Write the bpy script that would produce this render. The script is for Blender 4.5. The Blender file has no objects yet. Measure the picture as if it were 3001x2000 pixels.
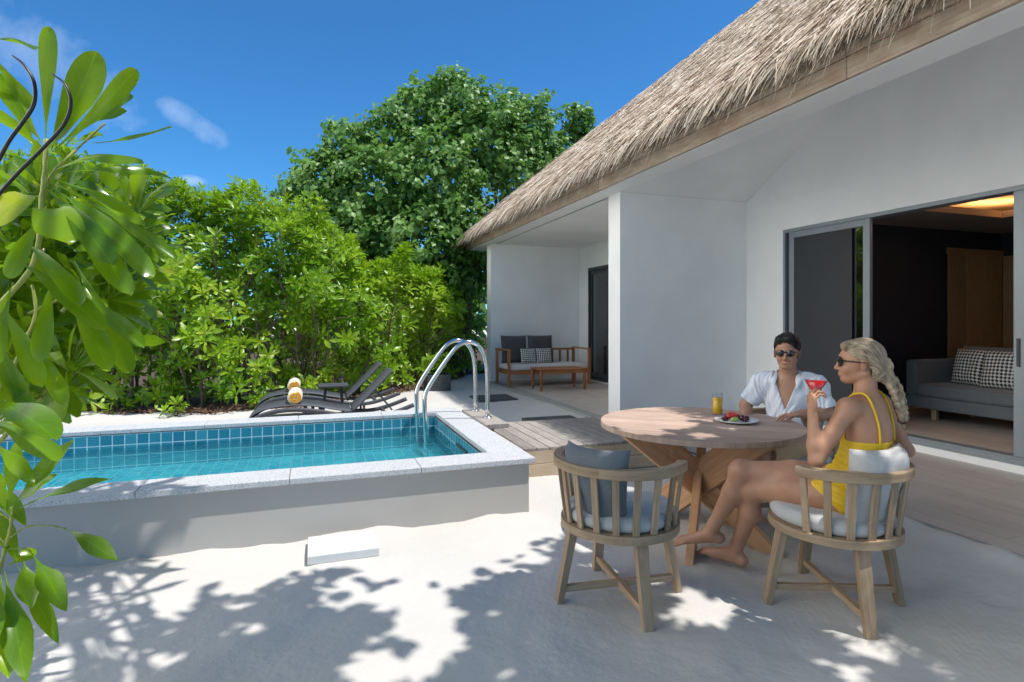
import bpy, bmesh, math, random
import numpy as np
from mathutils import Vector, Matrix, Quaternion
random.seed(7); RNG = np.random.default_rng(11)
SC = bpy.context.scene
# ------------------------------------------------------------------ camera
cam_d = bpy.data.cameras.new('camera'); cam = bpy.data.objects.new('camera', cam_d)
SC.collection.objects.link(cam); SC.camera = cam
cam_d.sensor_width = 36; cam_d.lens = 20.0; cam_d.clip_start = 0.05; cam_d.clip_end = 600
cam.location = (0, 0, 1.45); cam.rotation_euler = (math.radians(90), 0, math.radians(-19.3))
cam_d.shift_y = -0.0207
# ------------------------------------------------------------------ sun, sky, exposure
SUNV = Vector((0.30, -0.24, 1.0)).normalized()
sun_d = bpy.data.lights.new('sun', 'SUN'); sun_d.energy = 3.0; sun_d.angle = math.radians(0.55); sun_d.color = (1.0, 0.965, 0.91)
sun = bpy.data.objects.new('sun', sun_d); SC.collection.objects.link(sun)
sun.rotation_euler = SUNV.to_track_quat('Z', 'Y').to_euler(); sun.location = (5, -5, 15)
SKY_TINT = (.23, .57, .80); HAZE = 0.0; SKY_FILL = 17.0
W = bpy.data.worlds.new('World'); SC.world = W; W.use_nodes = True
wn = W.node_tree.nodes; wl = W.node_tree.links; wn.clear()
w_out = wn.new('ShaderNodeOutputWorld'); w_bg = wn.new('ShaderNodeBackground'); w_bg.inputs['Strength'].default_value = 0.13
sky = wn.new('ShaderNodeTexSky'); sky.sky_type = 'NISHITA'; sky.sun_disc = False
sky.sun_elevation = math.asin(SUNV.z); sky.sun_rotation = math.atan2(SUNV.x, SUNV.y)
sky.altitude = 0; sky.air_density = 0.9; sky.dust_density = 0.1; sky.ozone_density = 3.0
# thin wisps of cloud high in the air, fixed in the sky by direction
tc = wn.new('ShaderNodeTexCoord')
def wisp(direction, sx, sy, rot, seed):
    d = Vector(direction).normalized()
    q = d.to_track_quat('Z', 'Y').to_matrix().transposed()
    # local coordinates of the view direction about the wisp's centre
    comps = []
    for row in (q[0], q[1]):
        dp = wn.new('ShaderNodeVectorMath'); dp.operation = 'DOT_PRODUCT'
        wl.new(tc.outputs['Generated'], dp.inputs[0]); dp.inputs[1].default_value = row
        comps.append(dp.outputs['Value'])
    def m(op, a, b):
        n = wn.new('ShaderNodeMath'); n.operation = op
        for i, v in enumerate((a, b)):
            if v is None: continue
            if isinstance(v, (int, float)): n.inputs[i].default_value = v
            else: wl.new(v, n.inputs[i])
        return n.outputs[0]
    c, s = math.cos(rot), math.sin(rot)
    a = m('ADD', m('MULTIPLY', comps[0], c / sx), m('MULTIPLY', comps[1], s / sx))
    b = m('ADD', m('MULTIPLY', comps[0], -s / sy), m('MULTIPLY', comps[1], c / sy))
    r2 = m('ADD', m('MULTIPLY', a, a), m('MULTIPLY', b, b))
    nz = wn.new('ShaderNodeTexNoise'); nz.inputs['Scale'].default_value = 22; nz.inputs['Detail'].default_value = 6
    nz.inputs['Roughness'].default_value = 0.6
    wl.new(tc.outputs['Generated'], nz.inputs['Vector'])
    dens = m('SUBTRACT', 1.45, m('ADD', r2, m('MULTIPLY', nz.outputs['Fac'], 1.9)))
    front = wn.new('ShaderNodeVectorMath'); front.operation = 'DOT_PRODUCT'
    wl.new(tc.outputs['Generated'], front.inputs[0]); front.inputs[1].default_value = d
    dens = m('MULTIPLY', m('MAXIMUM', dens, 0.0), m('GREATER_THAN', front.outputs['Value'], 0))
    n = wn.new('ShaderNodeMath'); n.operation = 'MULTIPLY'; n.use_clamp = True
    wl.new(dens, n.inputs[0]); n.inputs[1].default_value = 0.5
    return n.outputs[0]
YAW = math.radians(19.3)
def pix(u, v):
    r = (u - 1500.5) / 1667; up = (938 - v) / 1667; s, c = math.sin(YAW), math.cos(YAW)
    return (s + r * c, c - r * s, up)
def wm(op, a, b, clamp=False):
    n = wn.new('ShaderNodeMath'); n.operation = op; n.use_clamp = clamp
    for i, v in enumerate((a, b)):
        if isinstance(v, (int, float)): n.inputs[i].default_value = v
        else: wl.new(v, n.inputs[i])
    return n.outputs[0]
# clear deep-blue sky low down; bright thin haze high overhead around the sun
sxyz = wn.new('ShaderNodeSeparateXYZ'); wl.new(tc.outputs['Generated'], sxyz.inputs[0])
lowf = wm('SUBTRACT', 1.0, wm('MULTIPLY', wm('SUBTRACT', sxyz.outputs[2], .50), 4.0, True), True)
tn = wn.new('ShaderNodeMixRGB'); tn.blend_type = 'MULTIPLY'; tn.inputs['Fac'].default_value = 1; tn.inputs['Color2'].default_value = (*SKY_TINT, 1)
wl.new(sky.outputs['Color'], tn.inputs['Color1'])
dsun = wn.new('ShaderNodeVectorMath'); dsun.operation = 'DOT_PRODUCT'; wl.new(tc.outputs['Generated'], dsun.inputs[0]); dsun.inputs[1].default_value = SUNV
gl_ = wm('MULTIPLY', wm('SUBTRACT', dsun.outputs['Value'], .55), 2.2, True); gl_ = wm('MULTIPLY', gl_, 0.0)
hz = wn.new('ShaderNodeMixRGB'); wl.new(gl_, hz.inputs['Fac']); wl.new(tn.outputs['Color'], hz.inputs['Color1']); hz.inputs['Color2'].default_value = (HAZE * 1.0, HAZE * .95, HAZE * .90, 1)
# cloud-shaped fill light added to the sky out of view, to brighten the shade
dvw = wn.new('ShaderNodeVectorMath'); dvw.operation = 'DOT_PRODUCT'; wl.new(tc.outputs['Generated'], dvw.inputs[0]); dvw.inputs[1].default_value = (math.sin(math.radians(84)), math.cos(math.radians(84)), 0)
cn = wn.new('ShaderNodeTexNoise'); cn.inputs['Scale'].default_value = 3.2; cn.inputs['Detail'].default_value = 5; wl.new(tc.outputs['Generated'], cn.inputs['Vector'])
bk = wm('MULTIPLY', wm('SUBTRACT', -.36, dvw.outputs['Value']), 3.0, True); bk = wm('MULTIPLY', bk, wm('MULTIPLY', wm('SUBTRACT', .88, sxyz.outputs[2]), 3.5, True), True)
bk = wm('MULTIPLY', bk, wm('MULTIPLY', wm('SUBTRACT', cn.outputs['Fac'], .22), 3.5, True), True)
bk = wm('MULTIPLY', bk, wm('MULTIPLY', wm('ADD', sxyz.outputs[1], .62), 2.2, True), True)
cb = wn.new('ShaderNodeMixRGB'); wl.new(bk, cb.inputs['Fac']); wl.new(hz.outputs['Color'], cb.inputs['Color1']); cb.inputs['Color2'].default_value = (SKY_FILL, SKY_FILL * .96, SKY_FILL * .87, 1); col = cb.outputs['Color']
for dr, sx, sy, rot, amt in ((pix(575, 370), 0.095, 0.026, 0.5, .36), (pix(150, 175), 0.16, 0.07, 0.5, .34), (pix(560, 530), .03, .012, 0, .5)):
    f = wisp(dr, sx, sy, rot, 0)
    sc = wn.new('ShaderNodeMath'); sc.operation = 'MULTIPLY'; sc.inputs[1].default_value = amt; wl.new(f, sc.inputs[0])
    mx = wn.new('ShaderNodeMixRGB'); wl.new(sc.outputs[0], mx.inputs['Fac']); wl.new(col, mx.inputs['Color1'])
    mx.inputs['Color2'].default_value = (7.5, 7.8, 8.2, 1); col = mx.outputs['Color']
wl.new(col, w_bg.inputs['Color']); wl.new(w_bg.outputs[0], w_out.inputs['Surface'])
SC.view_settings.view_transform = 'Standard'; SC.view_settings.look = 'None'
SC.view_settings.exposure = 0.74; SC.view_settings.gamma = 1.0

# ------------------------------------------------------------------ materials
def new_mat(name):
    m = bpy.data.materials.new(name); m.use_nodes = True; nt = m.node_tree
    b = nt.nodes['Principled BSDF']; return m, nt, b
def L(nt, a, b): nt.links.new(a, b)
def node(nt, t, **kw):
    n = nt.nodes.new(t)
    for k, v in kw.items():
        if k in n.inputs: n.inputs[k].default_value = v
        else: setattr(n, k, v)
    return n
def ramp(nt, fac, stops):
    r = nt.nodes.new('ShaderNodeValToRGB'); e = r.color_ramp.elements
    while len(e) < len(stops): e.new(0.5)
    for i, (p, c) in enumerate(stops): e[i].position = p; e[i].color = (*c, 1)
    L(nt, fac, r.inputs['Fac']); return r.outputs['Color']
def bump(nt, h, strength, dist, bsdf, normal=None):
    b = node(nt, 'ShaderNodeBump', Strength=strength, Distance=dist); L(nt, h, b.inputs['Height'])
    if normal: L(nt, normal, b.inputs['Normal'])
    if bsdf: L(nt, b.outputs[0], bsdf.inputs['Normal'])
    return b.outputs[0]
def coords(nt, kind='Object', scale=(1, 1, 1), loc=(0, 0, 0), rot=(0, 0, 0)):
    t = node(nt, 'ShaderNodeTexCoord'); mp = node(nt, 'ShaderNodeMapping')
    mp.inputs['Scale'].default_value = scale; mp.inputs['Location'].default_value = loc; mp.inputs['Rotation'].default_value = rot
    L(nt, t.outputs[kind], mp.inputs['Vector']); return mp.outputs[0]
def noise(nt, vec, scale, detail=4, rough=.55):
    n = node(nt, 'ShaderNodeTexNoise', Scale=scale, Detail=detail, Roughness=rough)
    if vec: L(nt, vec, n.inputs['Vector'])
    return n.outputs['Fac']
def mixc(nt, fac, a, b, mode='MIX'):
    n = node(nt, 'ShaderNodeMixRGB', blend_type=mode)
    for i, v in ((0, fac), (1, a), (2, b)):
        if isinstance(v, (int, float)): n.inputs[i].default_value = v
        elif isinstance(v, tuple): n.inputs[i].default_value = (*v, 1)
        else: L(nt, v, n.inputs[i])
    return n.outputs[0]
def math_(nt, op, a, b=0.0, clamp=False):
    n = node(nt, 'ShaderNodeMath', operation=op); n.use_clamp = clamp
    for i, v in enumerate((a, b)):
        if isinstance(v, (int, float)): n.inputs[i].default_value = v
        else: L(nt, v, n.inputs[i])
    return n.outputs[0]
def simple(name, c, rough=.6, metal=0, nscale=0, namt=.15, bstr=0, bscale=200, spec=.5, bdist=.002):
    m, nt, b = new_mat(name); b.inputs['Roughness'].default_value = rough; b.inputs['Metallic'].default_value = metal
    b.inputs['Specular IOR Level'].default_value = spec
    if nscale:
        f = noise(nt, coords(nt), nscale, 5)
        L(nt, ramp(nt, f, [(.3, tuple(x * (1 - namt) for x in c)), (.7, tuple(min(1, x * (1 + namt)) for x in c))]), b.inputs['Base Color'])
    else: b.inputs['Base Color'].default_value = (*c, 1)
    if bstr: bump(nt, noise(nt, coords(nt), bscale, 3), bstr, bdist, b)
    return m
def sand_mat():
    m, nt, b = new_mat('sand'); v = coords(nt)
    big = noise(nt, v, .9, 4); fine = noise(nt, v, 260, 3); mid = noise(nt, v, 14, 5, .65)
    c = ramp(nt, big, [(.3, (.555, .535, .505)), (.7, (.61, .59, .565))])
    c = mixc(nt, math_(nt, 'MULTIPLY', fine, .22), c, (.42, .38, .32))
    L(nt, c, b.inputs['Base Color']); b.inputs['Roughness'].default_value = .95; b.inputs['Specular IOR Level'].default_value = .1
    # faint rake lines left in the sand
    v2 = coords(nt, scale=(1, 1, 1), rot=(0, 0, .5)); w = node(nt, 'ShaderNodeTexWave', Scale=9, Distortion=3.5, Detail=3)
    w.inputs['Detail Scale'].default_value = 1.2; L(nt, v2, w.inputs['Vector'])
    patch = ramp(nt, noise(nt, v, .8, 2), [(.45, (0, 0, 0)), (.6, (1, 1, 1))])
    h = math_(nt, 'ADD', math_(nt, 'MULTIPLY', mid, 1.0), math_(nt, 'MULTIPLY', fine, .16))
    h = math_(nt, 'ADD', h, math_(nt, 'MULTIPLY', math_(nt, 'MULTIPLY', w.outputs['Fac'], patch), .06))
    bump(nt, h, .6, .011, b); return m
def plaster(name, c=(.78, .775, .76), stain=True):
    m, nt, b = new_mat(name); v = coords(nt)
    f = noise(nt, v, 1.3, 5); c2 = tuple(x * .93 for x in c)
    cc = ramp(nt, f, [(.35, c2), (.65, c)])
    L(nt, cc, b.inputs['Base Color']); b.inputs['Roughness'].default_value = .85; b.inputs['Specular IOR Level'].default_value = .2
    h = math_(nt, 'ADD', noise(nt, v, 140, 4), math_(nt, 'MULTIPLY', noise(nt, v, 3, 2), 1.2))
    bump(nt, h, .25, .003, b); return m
def wood(name, ca, cb, grain=9, rough=.65, scale=1.0, knots=.2, dark=None):
    """grain runs along UV u"""
    m, nt, b = new_mat(name)
    v = coords(nt, 'UV', scale=(scale * 1.3, scale * grain * 1.6, 1))
    at = node(nt, 'ShaderNodeAttribute', attribute_name='rnd')
    vo = node(nt, 'ShaderNodeVectorMath', operation='ADD'); L(nt, v, vo.inputs[0])
    cx = node(nt, 'ShaderNodeCombineXYZ'); L(nt, math_(nt, 'MULTIPLY', at.outputs['Fac'], 37.), cx.inputs[0]); L(nt, math_(nt, 'MULTIPLY', at.outputs['Fac'], 91.), cx.inputs[1])
    L(nt, cx.outputs[0], vo.inputs[1]); v = vo.outputs[0]
    n1 = noise(nt, v, 2.6, 6, .65)
    v3 = coords(nt, 'UV', scale=(2, 2, 1)); n2 = noise(nt, v3, 2.2, 3)
    v4 = node(nt, 'ShaderNodeVectorMath', operation='MULTIPLY'); L(nt, v, v4.inputs[0]); v4.inputs[1].default_value = (1, 6, 1)
    n3 = noise(nt, v4.outputs[0], 4, 4, .7)
    c = ramp(nt, n1, [(.30, ca), (.68, cb)])
    c = mixc(nt, math_(nt, 'MULTIPLY', ramp(nt, n2, [(.45, (0, 0, 0)), (.7, (1, 1, 1))]), knots), c, dark or tuple(x * .45 for x in ca))
    c = mixc(nt, math_(nt, 'MULTIPLY', ramp(nt, n3, [(.5, (0, 0, 0)), (.75, (1, 1, 1))]), .35), c, tuple(x * .5 for x in ca))
    hsv = node(nt, 'ShaderNodeHueSaturation'); L(nt, c, hsv.inputs['Color'])
    L(nt, math_(nt, 'ADD', math_(nt, 'MULTIPLY', at.outputs['Fac'], .4), .8), hsv.inputs['Value'])
    L(nt, hsv.outputs[0], b.inputs['Base Color']); b.inputs['Roughness'].default_value = rough; b.inputs['Specular IOR Level'].default_value = .25
    bump(nt, n3, .35, .002, b); return m
def fabric(name, c, weave=900, rough=.9, heather=.25):
    m, nt, b = new_mat(name); v = coords(nt)
    f = noise(nt, v, 420, 2); g = noise(nt, v, 5, 4)
    cc = ramp(nt, f, [(.35, tuple(x * (1 - heather) for x in c)), (.65, tuple(min(1, x * (1 + heather)) for x in c))])
    L(nt, cc, b.inputs['Base Color']); b.inputs['Roughness'].default_value = rough; b.inputs['Specular IOR Level'].default_value = .15
    b.inputs['Sheen Weight'].default_value = .15
    h = math_(nt, 'ADD', math_(nt, 'MULTIPLY', f, .06), g)
    bump(nt, h, .5, .012, b); return m
def granite():
    m, nt, b = new_mat('granite_coping'); v = coords(nt)
    vo = node(nt, 'ShaderNodeTexVoronoi', Scale=170); L(nt, v, vo.inputs['Vector'])
    n2 = noise(nt, v, 90, 4, .7)
    f = math_(nt, 'ADD', math_(nt, 'MULTIPLY', vo.outputs['Color'], .55), math_(nt, 'MULTIPLY', n2, .6))
    c = ramp(nt, f, [(.25, (.24, .25, .27)), (.5, (.48, .49, .505)), (.8, (.66, .66, .67))])
    c = mixc(nt, math_(nt, 'MULTIPLY', noise(nt, v, 2.5, 3), .25), c, (.30, .31, .32))
    L(nt, c, b.inputs['Base Color']); b.inputs['Roughness'].default_value = .6; bump(nt, n2, .3, .001, b); return m
def tile_mat(nm='pool_tile', sz=.098, c1=(.025, .18, .27), c2=(.05, .28, .37), mo=.0045, mot=.35):
    m, nt, b = new_mat(nm); v = coords(nt, 'UV')
    br = node(nt, 'ShaderNodeTexBrick', Scale=1.0); br.offset = 0; br.squash = 1
    br.inputs['Brick Width'].default_value = sz; br.inputs['Row Height'].default_value = sz
    br.inputs['Mortar Size'].default_value = mo; br.inputs['Mortar Smooth'].default_value = .2; br.inputs['Bias'].default_value = 0
    br.inputs['Color1'].default_value = (*c1, 1); br.inputs['Color2'].default_value = (*c2, 1)
    br.inputs['Mortar'].default_value = (.55, .70, .74, 1); L(nt, v, br.inputs['Vector'])
    n1 = noise(nt, v, 30, 3)
    c = mixc(nt, math_(nt, 'MULTIPLY', n1, mot), br.outputs['Color'], (.004, .12, .22))
    L(nt, c, b.inputs['Base Color']); b.inputs['Roughness'].default_value = .18; b.inputs['Specular IOR Level'].default_value = .6
    bump(nt, br.outputs['Fac'], -.4, .003, b); return m
def water_mat():
    m, nt, b = new_mat('pool_water'); nt.nodes.remove(b); out = nt.nodes['Material Output']; v = coords(nt)
    h = math_(nt, 'ADD', noise(nt, v, 5.5, 3, .5), math_(nt, 'MULTIPLY', noise(nt, v, 19, 3), .4))
    nrm = bump(nt, h, 1.0, .16, None)
    fr = node(nt, 'ShaderNodeFresnel', IOR=1.33); L(nt, nrm, fr.inputs['Normal'])
    gl = node(nt, 'ShaderNodeBsdfGlossy', Roughness=.02); L(nt, nrm, gl.inputs['Normal'])
    tr = node(nt, 'ShaderNodeBsdfTransparent'); tr.inputs[0].default_value = (.80, 1, 1, 1)
    rf = node(nt, 'ShaderNodeBsdfRefraction', IOR=1.13, Roughness=0); rf.inputs[0].default_value = (.80, 1, 1, 1)
    L(nt, nrm, rf.inputs['Normal'])
    m1 = node(nt, 'ShaderNodeMixShader', Fac=.45); L(nt, tr.outputs[0], m1.inputs[1]); L(nt, rf.outputs[0], m1.inputs[2])
    m2 = node(nt, 'ShaderNodeMixShader'); L(nt, math_(nt, 'MULTIPLY', fr.outputs[0], .42), m2.inputs[0]); L(nt, m1.outputs[0], m2.inputs[1]); L(nt, gl.outputs[0], m2.inputs[2])
    L(nt, m2.outputs[0], out.inputs['Surface']); return m
def leaf_mat(name, dark, mid, light, trans=.35, rough=.32, yellow=(.42, .46, .05), tcol=(.25, .5, .02), spec=.5):
    m, nt, b = new_mat(name); at = node(nt, 'ShaderNodeAttribute', attribute_name='rnd')
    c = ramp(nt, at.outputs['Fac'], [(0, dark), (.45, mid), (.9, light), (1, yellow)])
    v = coords(nt, 'UV'); sx = node(nt, 'ShaderNodeSeparateXYZ'); L(nt, v, sx.inputs[0])
    # pale midrib along the leaf
    rib = math_(nt, 'LESS_THAN', math_(nt, 'ABSOLUTE', math_(nt, 'SUBTRACT', sx.outputs[1], .5)), .035)
    c = mixc(nt, math_(nt, 'MULTIPLY', rib, .35), c, tuple(min(1, x * 1.9) for x in mid))
    vein = math_(nt, 'SINE', math_(nt, 'MULTIPLY', math_(nt, 'ADD', sx.outputs[0], math_(nt, 'MULTIPLY', math_(nt, 'ABSOLUTE', math_(nt, 'SUBTRACT', sx.outputs[1], .5)), -.35)), 80.0))
    c = mixc(nt, math_(nt, 'MULTIPLY', math_(nt, 'GREATER_THAN', vein, .86), .14), c, light)
    c = mixc(nt, .25, c, ramp(nt, noise(nt, coords(nt), 9, 3), [(.3, dark), (.7, light)]))
    L(nt, c, b.inputs['Base Color']); b.inputs['Roughness'].default_value = rough; b.inputs['Specular IOR Level'].default_value = spec
    t = node(nt, 'ShaderNodeBsdfTranslucent'); L(nt, mixc(nt, 1.0, c, tcol, 'MULTIPLY'), t.inputs[0])
    tm = mixc(nt, .5, c, tcol); L(nt, tm, t.inputs[0])
    mx = node(nt, 'ShaderNodeMixShader', Fac=trans); L(nt, b.outputs[0], mx.inputs[1]); L(nt, t.outputs[0], mx.inputs[2])
    L(nt, mx.outputs[0], nt.nodes['Material Output'].inputs['Surface']); return m
def skin_mat(name, c, c2):
    m, nt, b = new_mat(name); v = coords(nt)
    L(nt, ramp(nt, noise(nt, v, 7, 4), [(.3, c2), (.7, c)]), b.inputs['Base Color'])
    b.inputs['Roughness'].default_value = .48; b.inputs['Subsurface Weight'].default_value = .12
    b.inputs['Subsurface Radius'].default_value = (.02, .008, .004); b.inputs['Subsurface Scale'].default_value = .5
    bump(nt, noise(nt, v, 300, 2), .1, .0006, b); return m
def thatch_mat():
    m, nt, b = new_mat('thatch'); at = node(nt, 'ShaderNodeAttribute', attribute_name='rnd')
    c = ramp(nt, at.outputs['Fac'], [(0, (.12, .09, .07)), (.3, (.35, .265, .19)), (.6, (.57, .465, .36)), (.88, (.82, .73, .62)), (1, (.56, .44, .40))])
    L(nt, c, b.inputs['Base Color']); b.inputs['Roughness'].default_value = .8; b.inputs['Specular IOR Level'].default_value = .2; return m
def glass_mat(name, tint=(.9, .97, 1), refl=1.0, rough=0):
    m, nt, b = new_mat(name); nt.nodes.remove(b)
    lw = node(nt, 'ShaderNodeLayerWeight', Blend=.5); gl = node(nt, 'ShaderNodeBsdfGlossy', Roughness=rough)
    fr = math_(nt, 'ADD', math_(nt, 'MULTIPLY', math_(nt, 'POWER', lw.outputs['Facing'], 5.0), .9), .04)
    tr = node(nt, 'ShaderNodeBsdfTransparent'); tr.inputs[0].default_value = (*tint, 1)
    mx = node(nt, 'ShaderNodeMixShader'); L(nt, math_(nt, 'MULTIPLY', fr, refl, True), mx.inputs[0]); L(nt, tr.outputs[0], mx.inputs[1]); L(nt, gl.outputs[0], mx.inputs[2])
    L(nt, mx.outputs[0], nt.nodes['Material Output'].inputs['Surface']); return m
def liquid(name, c):
    m, nt, b = new_mat(name); b.inputs['Base Color'].default_value = (*c, 1); b.inputs['Roughness'].default_value = .12
    b.inputs['Subsurface Weight'].default_value = .3; b.inputs['Subsurface Radius'].default_value = (.03, .01, .005); return m
def pattern_fabric():
    m, nt, b = new_mat('patterned_fabric'); v = coords(nt, 'UV', scale=(1, 1, 1), rot=(0, 0, .785))
    ck = node(nt, 'ShaderNodeTexChecker', Scale=34.); ck.inputs[1].default_value = (.60, .60, .58, 1); ck.inputs[2].default_value = (.035, .04, .05, 1)
    L(nt, v, ck.inputs['Vector']); L(nt, ck.outputs[0], b.inputs['Base Color']); b.inputs['Roughness'].default_value = .9; return m
def tile_floor():
    m, nt, b = new_mat('wood_look_floor'); v = coords(nt, 'UV')
    br = node(nt, 'ShaderNodeTexBrick', Scale=1.0); br.offset = .37
    br.inputs['Brick Width'].default_value = 1.2; br.inputs['Row Height'].default_value = .2
    br.inputs['Mortar Size'].default_value = .0022; br.inputs['Bias'].default_value = 0
    br.inputs['Color1'].default_value = (.40, .35, .32, 1); br.inputs['Color2'].default_value = (.48, .43, .395, 1); br.inputs['Mortar'].default_value = (.16, .14, .12, 1)
    L(nt, v, br.inputs['Vector'])
    v2 = coords(nt, 'UV', scale=(1.5, 14, 1)); n = noise(nt, v2, 2.5, 5, .65)
    c = mixc(nt, math_(nt, 'MULTIPLY', ramp(nt, n, [(.35, (0, 0, 0)), (.7, (1, 1, 1))]), .5), br.outputs['Color'], (.58, .53, .49))
    L(nt, c, b.inputs['Base Color']); b.inputs['Roughness'].default_value = .5; bump(nt, n, .1, .001, b); return m

M = {}
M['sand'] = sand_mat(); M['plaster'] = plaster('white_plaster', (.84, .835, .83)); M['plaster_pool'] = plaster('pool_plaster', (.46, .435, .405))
M['plaster_grey'] = plaster('grey_plaster', (.60, .60, .60))
M['granite'] = granite(); M['tile'] = tile_mat(); M['tile_floor'] = tile_mat('ripple_light_mosaic', .098, (.008, .40, .50), (.12, .82, .84), .007, .85); M['water'] = water_mat()  # floor tile colour strongly mottled and brightened to imitate rippling light in the water
M['fascia'] = wood('fascia_wood', (.27, .20, .15), (.46, .38, .30), grain=8, knots=.5, dark=(.28, .15, .09))
M['chair_wood'] = wood('weathered_teak', (.29, .195, .12), (.47, .345, .23), grain=12, knots=.2)
M['table_wood'] = wood('table_teak', (.48, .25, .125), (.64, .385, .225), grain=8, knots=.15)
M['table_top'] = wood('table_top_teak', (.40, .27, .21), (.56, .42, .34), grain=9, knots=.15)
M['deck_wood'] = wood('deck_boards', (.24, .21, .185), (.40, .365, .33), grain=10, knots=.25)
M['deck_face'] = wood('deck_face_boards', (.48, .37, .26), (.62, .51, .38), grain=8, knots=.2)
M['acacia'] = wood('acacia_wood', (.24, .085, .03), (.42, .18, .07), grain=9, knots=.2, rough=.4)
M['wardrobe'] = wood('wardrobe_wood', (.34, .19, .08), (.50, .31, .15), grain=14, knots=.05)
M['floor'] = tile_floor(); M['thatch'] = thatch_mat()
M['steel'] = simple('polished_steel', (.72, .72, .73), .12, 1.0, bstr=.0)
M['alu'] = simple('grey_aluminium', (.26, .29, .32), .38, .3, nscale=3, namt=.08)
M['dark_alu'] = simple('dark_aluminium', (.035, .04, .045), .4)
M['navy'] = simple('navy_wall', (.028, .032, .046), .7, nscale=3, namt=.1)
M['screen'] = simple('dark_blind', (.022, .025, .032), .55, nscale=2, namt=.1)
M['int_ceiling'] = simple('room_ceiling', (.30, .28, .27), .9)
M['int_floor'] = M['floor']
M['grey_fabric'] = fabric('grey_fabric', (.12, .135, .155)); M['light_fabric'] = fabric('light_grey_fabric', (.47, .46, .445), heather=.12)
M['bluegrey'] = fabric('blue_grey_fabric', (.15, .167, .18)); M['dark_fabric'] = fabric('charcoal_fabric', (.075, .075, .08))
M['cream_fabric'] = fabric('cream_fabric', (.55, .54, .52), heather=.08)
M['pattern'] = pattern_fabric()
M['sling'] = simple('charcoal_sling', (.055, .06, .07), .6, bstr=.3, bscale=300)
M['slate'] = simple('slate', (.055, .062, .068), .6, nscale=8, namt=.25, bstr=.3, bscale=60)
M['white_stone'] = simple('white_stone', (.62, .62, .62), .7, nscale=20, namt=.03)
M['glass'] = glass_mat('clear_glass', (.985, .99, .99)); M['window_glass'] = glass_mat('window_glass', (.55, .6, .62), 3.2)
M['lens'] = simple('dark_lens', (.012, .010, .009), .08, spec=.8)
M['juice'] = liquid('orange_juice', (.98, .60, .015)); M['cocktail'] = liquid('red_drink', (.55, .015, .02))
M['plate'] = simple('white_glaze', (.72, .72, .71), .2)
M['skin_m'] = skin_mat('skin_tan', (.46, .245, .155), (.39, .195, .12)); M['skin_f'] = skin_mat('skin_warm', (.49, .255, .155), (.41, .20, .115))
M['lips'] = simple('lips', (.36, .13, .095), .4); M['teeth'] = simple('teeth', (.75, .72, .68), .3)
M['shirt'] = fabric('white_linen', (.70, .73, .80), heather=.04); M['shorts'] = fabric('tan_cotton', (.52, .35, .21), heather=.1)
M['swim'] = simple('yellow_swimsuit', (.80, .50, .012), .5, bstr=.2, bscale=60, bdist=.004)
def hair_mat(name, a, b_, rough=.35):
    m, nt, b = new_mat(name); v = coords(nt, 'UV', scale=(3, 1, 1)); w = noise(nt, v, 1.0, 5, .65)
    w2 = noise(nt, coords(nt, 'UV', scale=(.8, .28, 1)), 1.0, 3, .5)
    c = ramp(nt, math_(nt, 'ADD', math_(nt, 'MULTIPLY', w, .6), math_(nt, 'MULTIPLY', w2, .4)), [(.38, a), (.60, b_)])
    L(nt, c, b.inputs['Base Color']); b.inputs['Roughness'].default_value = rough; b.inputs['Specular IOR Level'].default_value = .35
    bump(nt, w, .8, .004, b); return m
M['hair_m'] = hair_mat('black_hair', (.004, .0035, .003), (.014, .011, .010), .5); M['hair_f'] = hair_mat('blonde_hair', (.10, .065, .04), (.48, .37, .25), .5)
M['bark'] = simple('bark', (.16, .115, .08), .9, nscale=12, namt=.35, bstr=.7, bscale=40, bdist=.01)
M['green_stem'] = simple('green_stem', (.30, .33, .06), .5, nscale=20, namt=.3)
M['leaf_hedge'] = leaf_mat('leaf_hedge', (.035, .125, .006), (.14, .32, .010), (.40, .58, .03), .38, .34, tcol=(.45, .66, .02))
M['leaf_tree'] = leaf_mat('leaf_tree', (.045, .13, .02), (.125, .275, .045), (.29, .46, .12), .35, .42, yellow=(.25, .42, .12), tcol=(.2, .45, .05), spec=.4)
M['leaf_near'] = leaf_mat('leaf_near', (.026, .095, .006), (.095, .23, .008), (.25, .41, .012), .45, .2, yellow=(.50, .50, .06), tcol=(.42, .62, .02), spec=.6)
M['leaf_dead'] = simple('leaf_litter', (.16, .085, .05), .9, nscale=30, namt=.5)
M['black_rubber'] = simple('black_rubber', (.01, .01, .012), .35)
M['towel_y'] = fabric('yellow_towel', (.82, .42, .05), heather=.1); M['towel_w'] = fabric('cream_towel', (.75, .66, .5), heather=.05)
M['berry'] = simple('berry', (.09, .008, .02), .25); M['melon'] = simple('melon_red', (.55, .04, .04), .35, nscale=40, namt=.3); M['lime'] = simple('lime_green', (.42, .55, .12), .4)
M['soil'] = simple('leaf_mould', (.075, .05, .035), .95, nscale=25, namt=.5, bstr=.8, bscale=40, bdist=.02)
_g, _nt, _b = new_mat('warm_cove'); _b.inputs['Emission Color'].default_value = (1, .42, .12, 1); _b.inputs['Emission Strength'].default_value = 45; M['cove'] = _g

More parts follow.
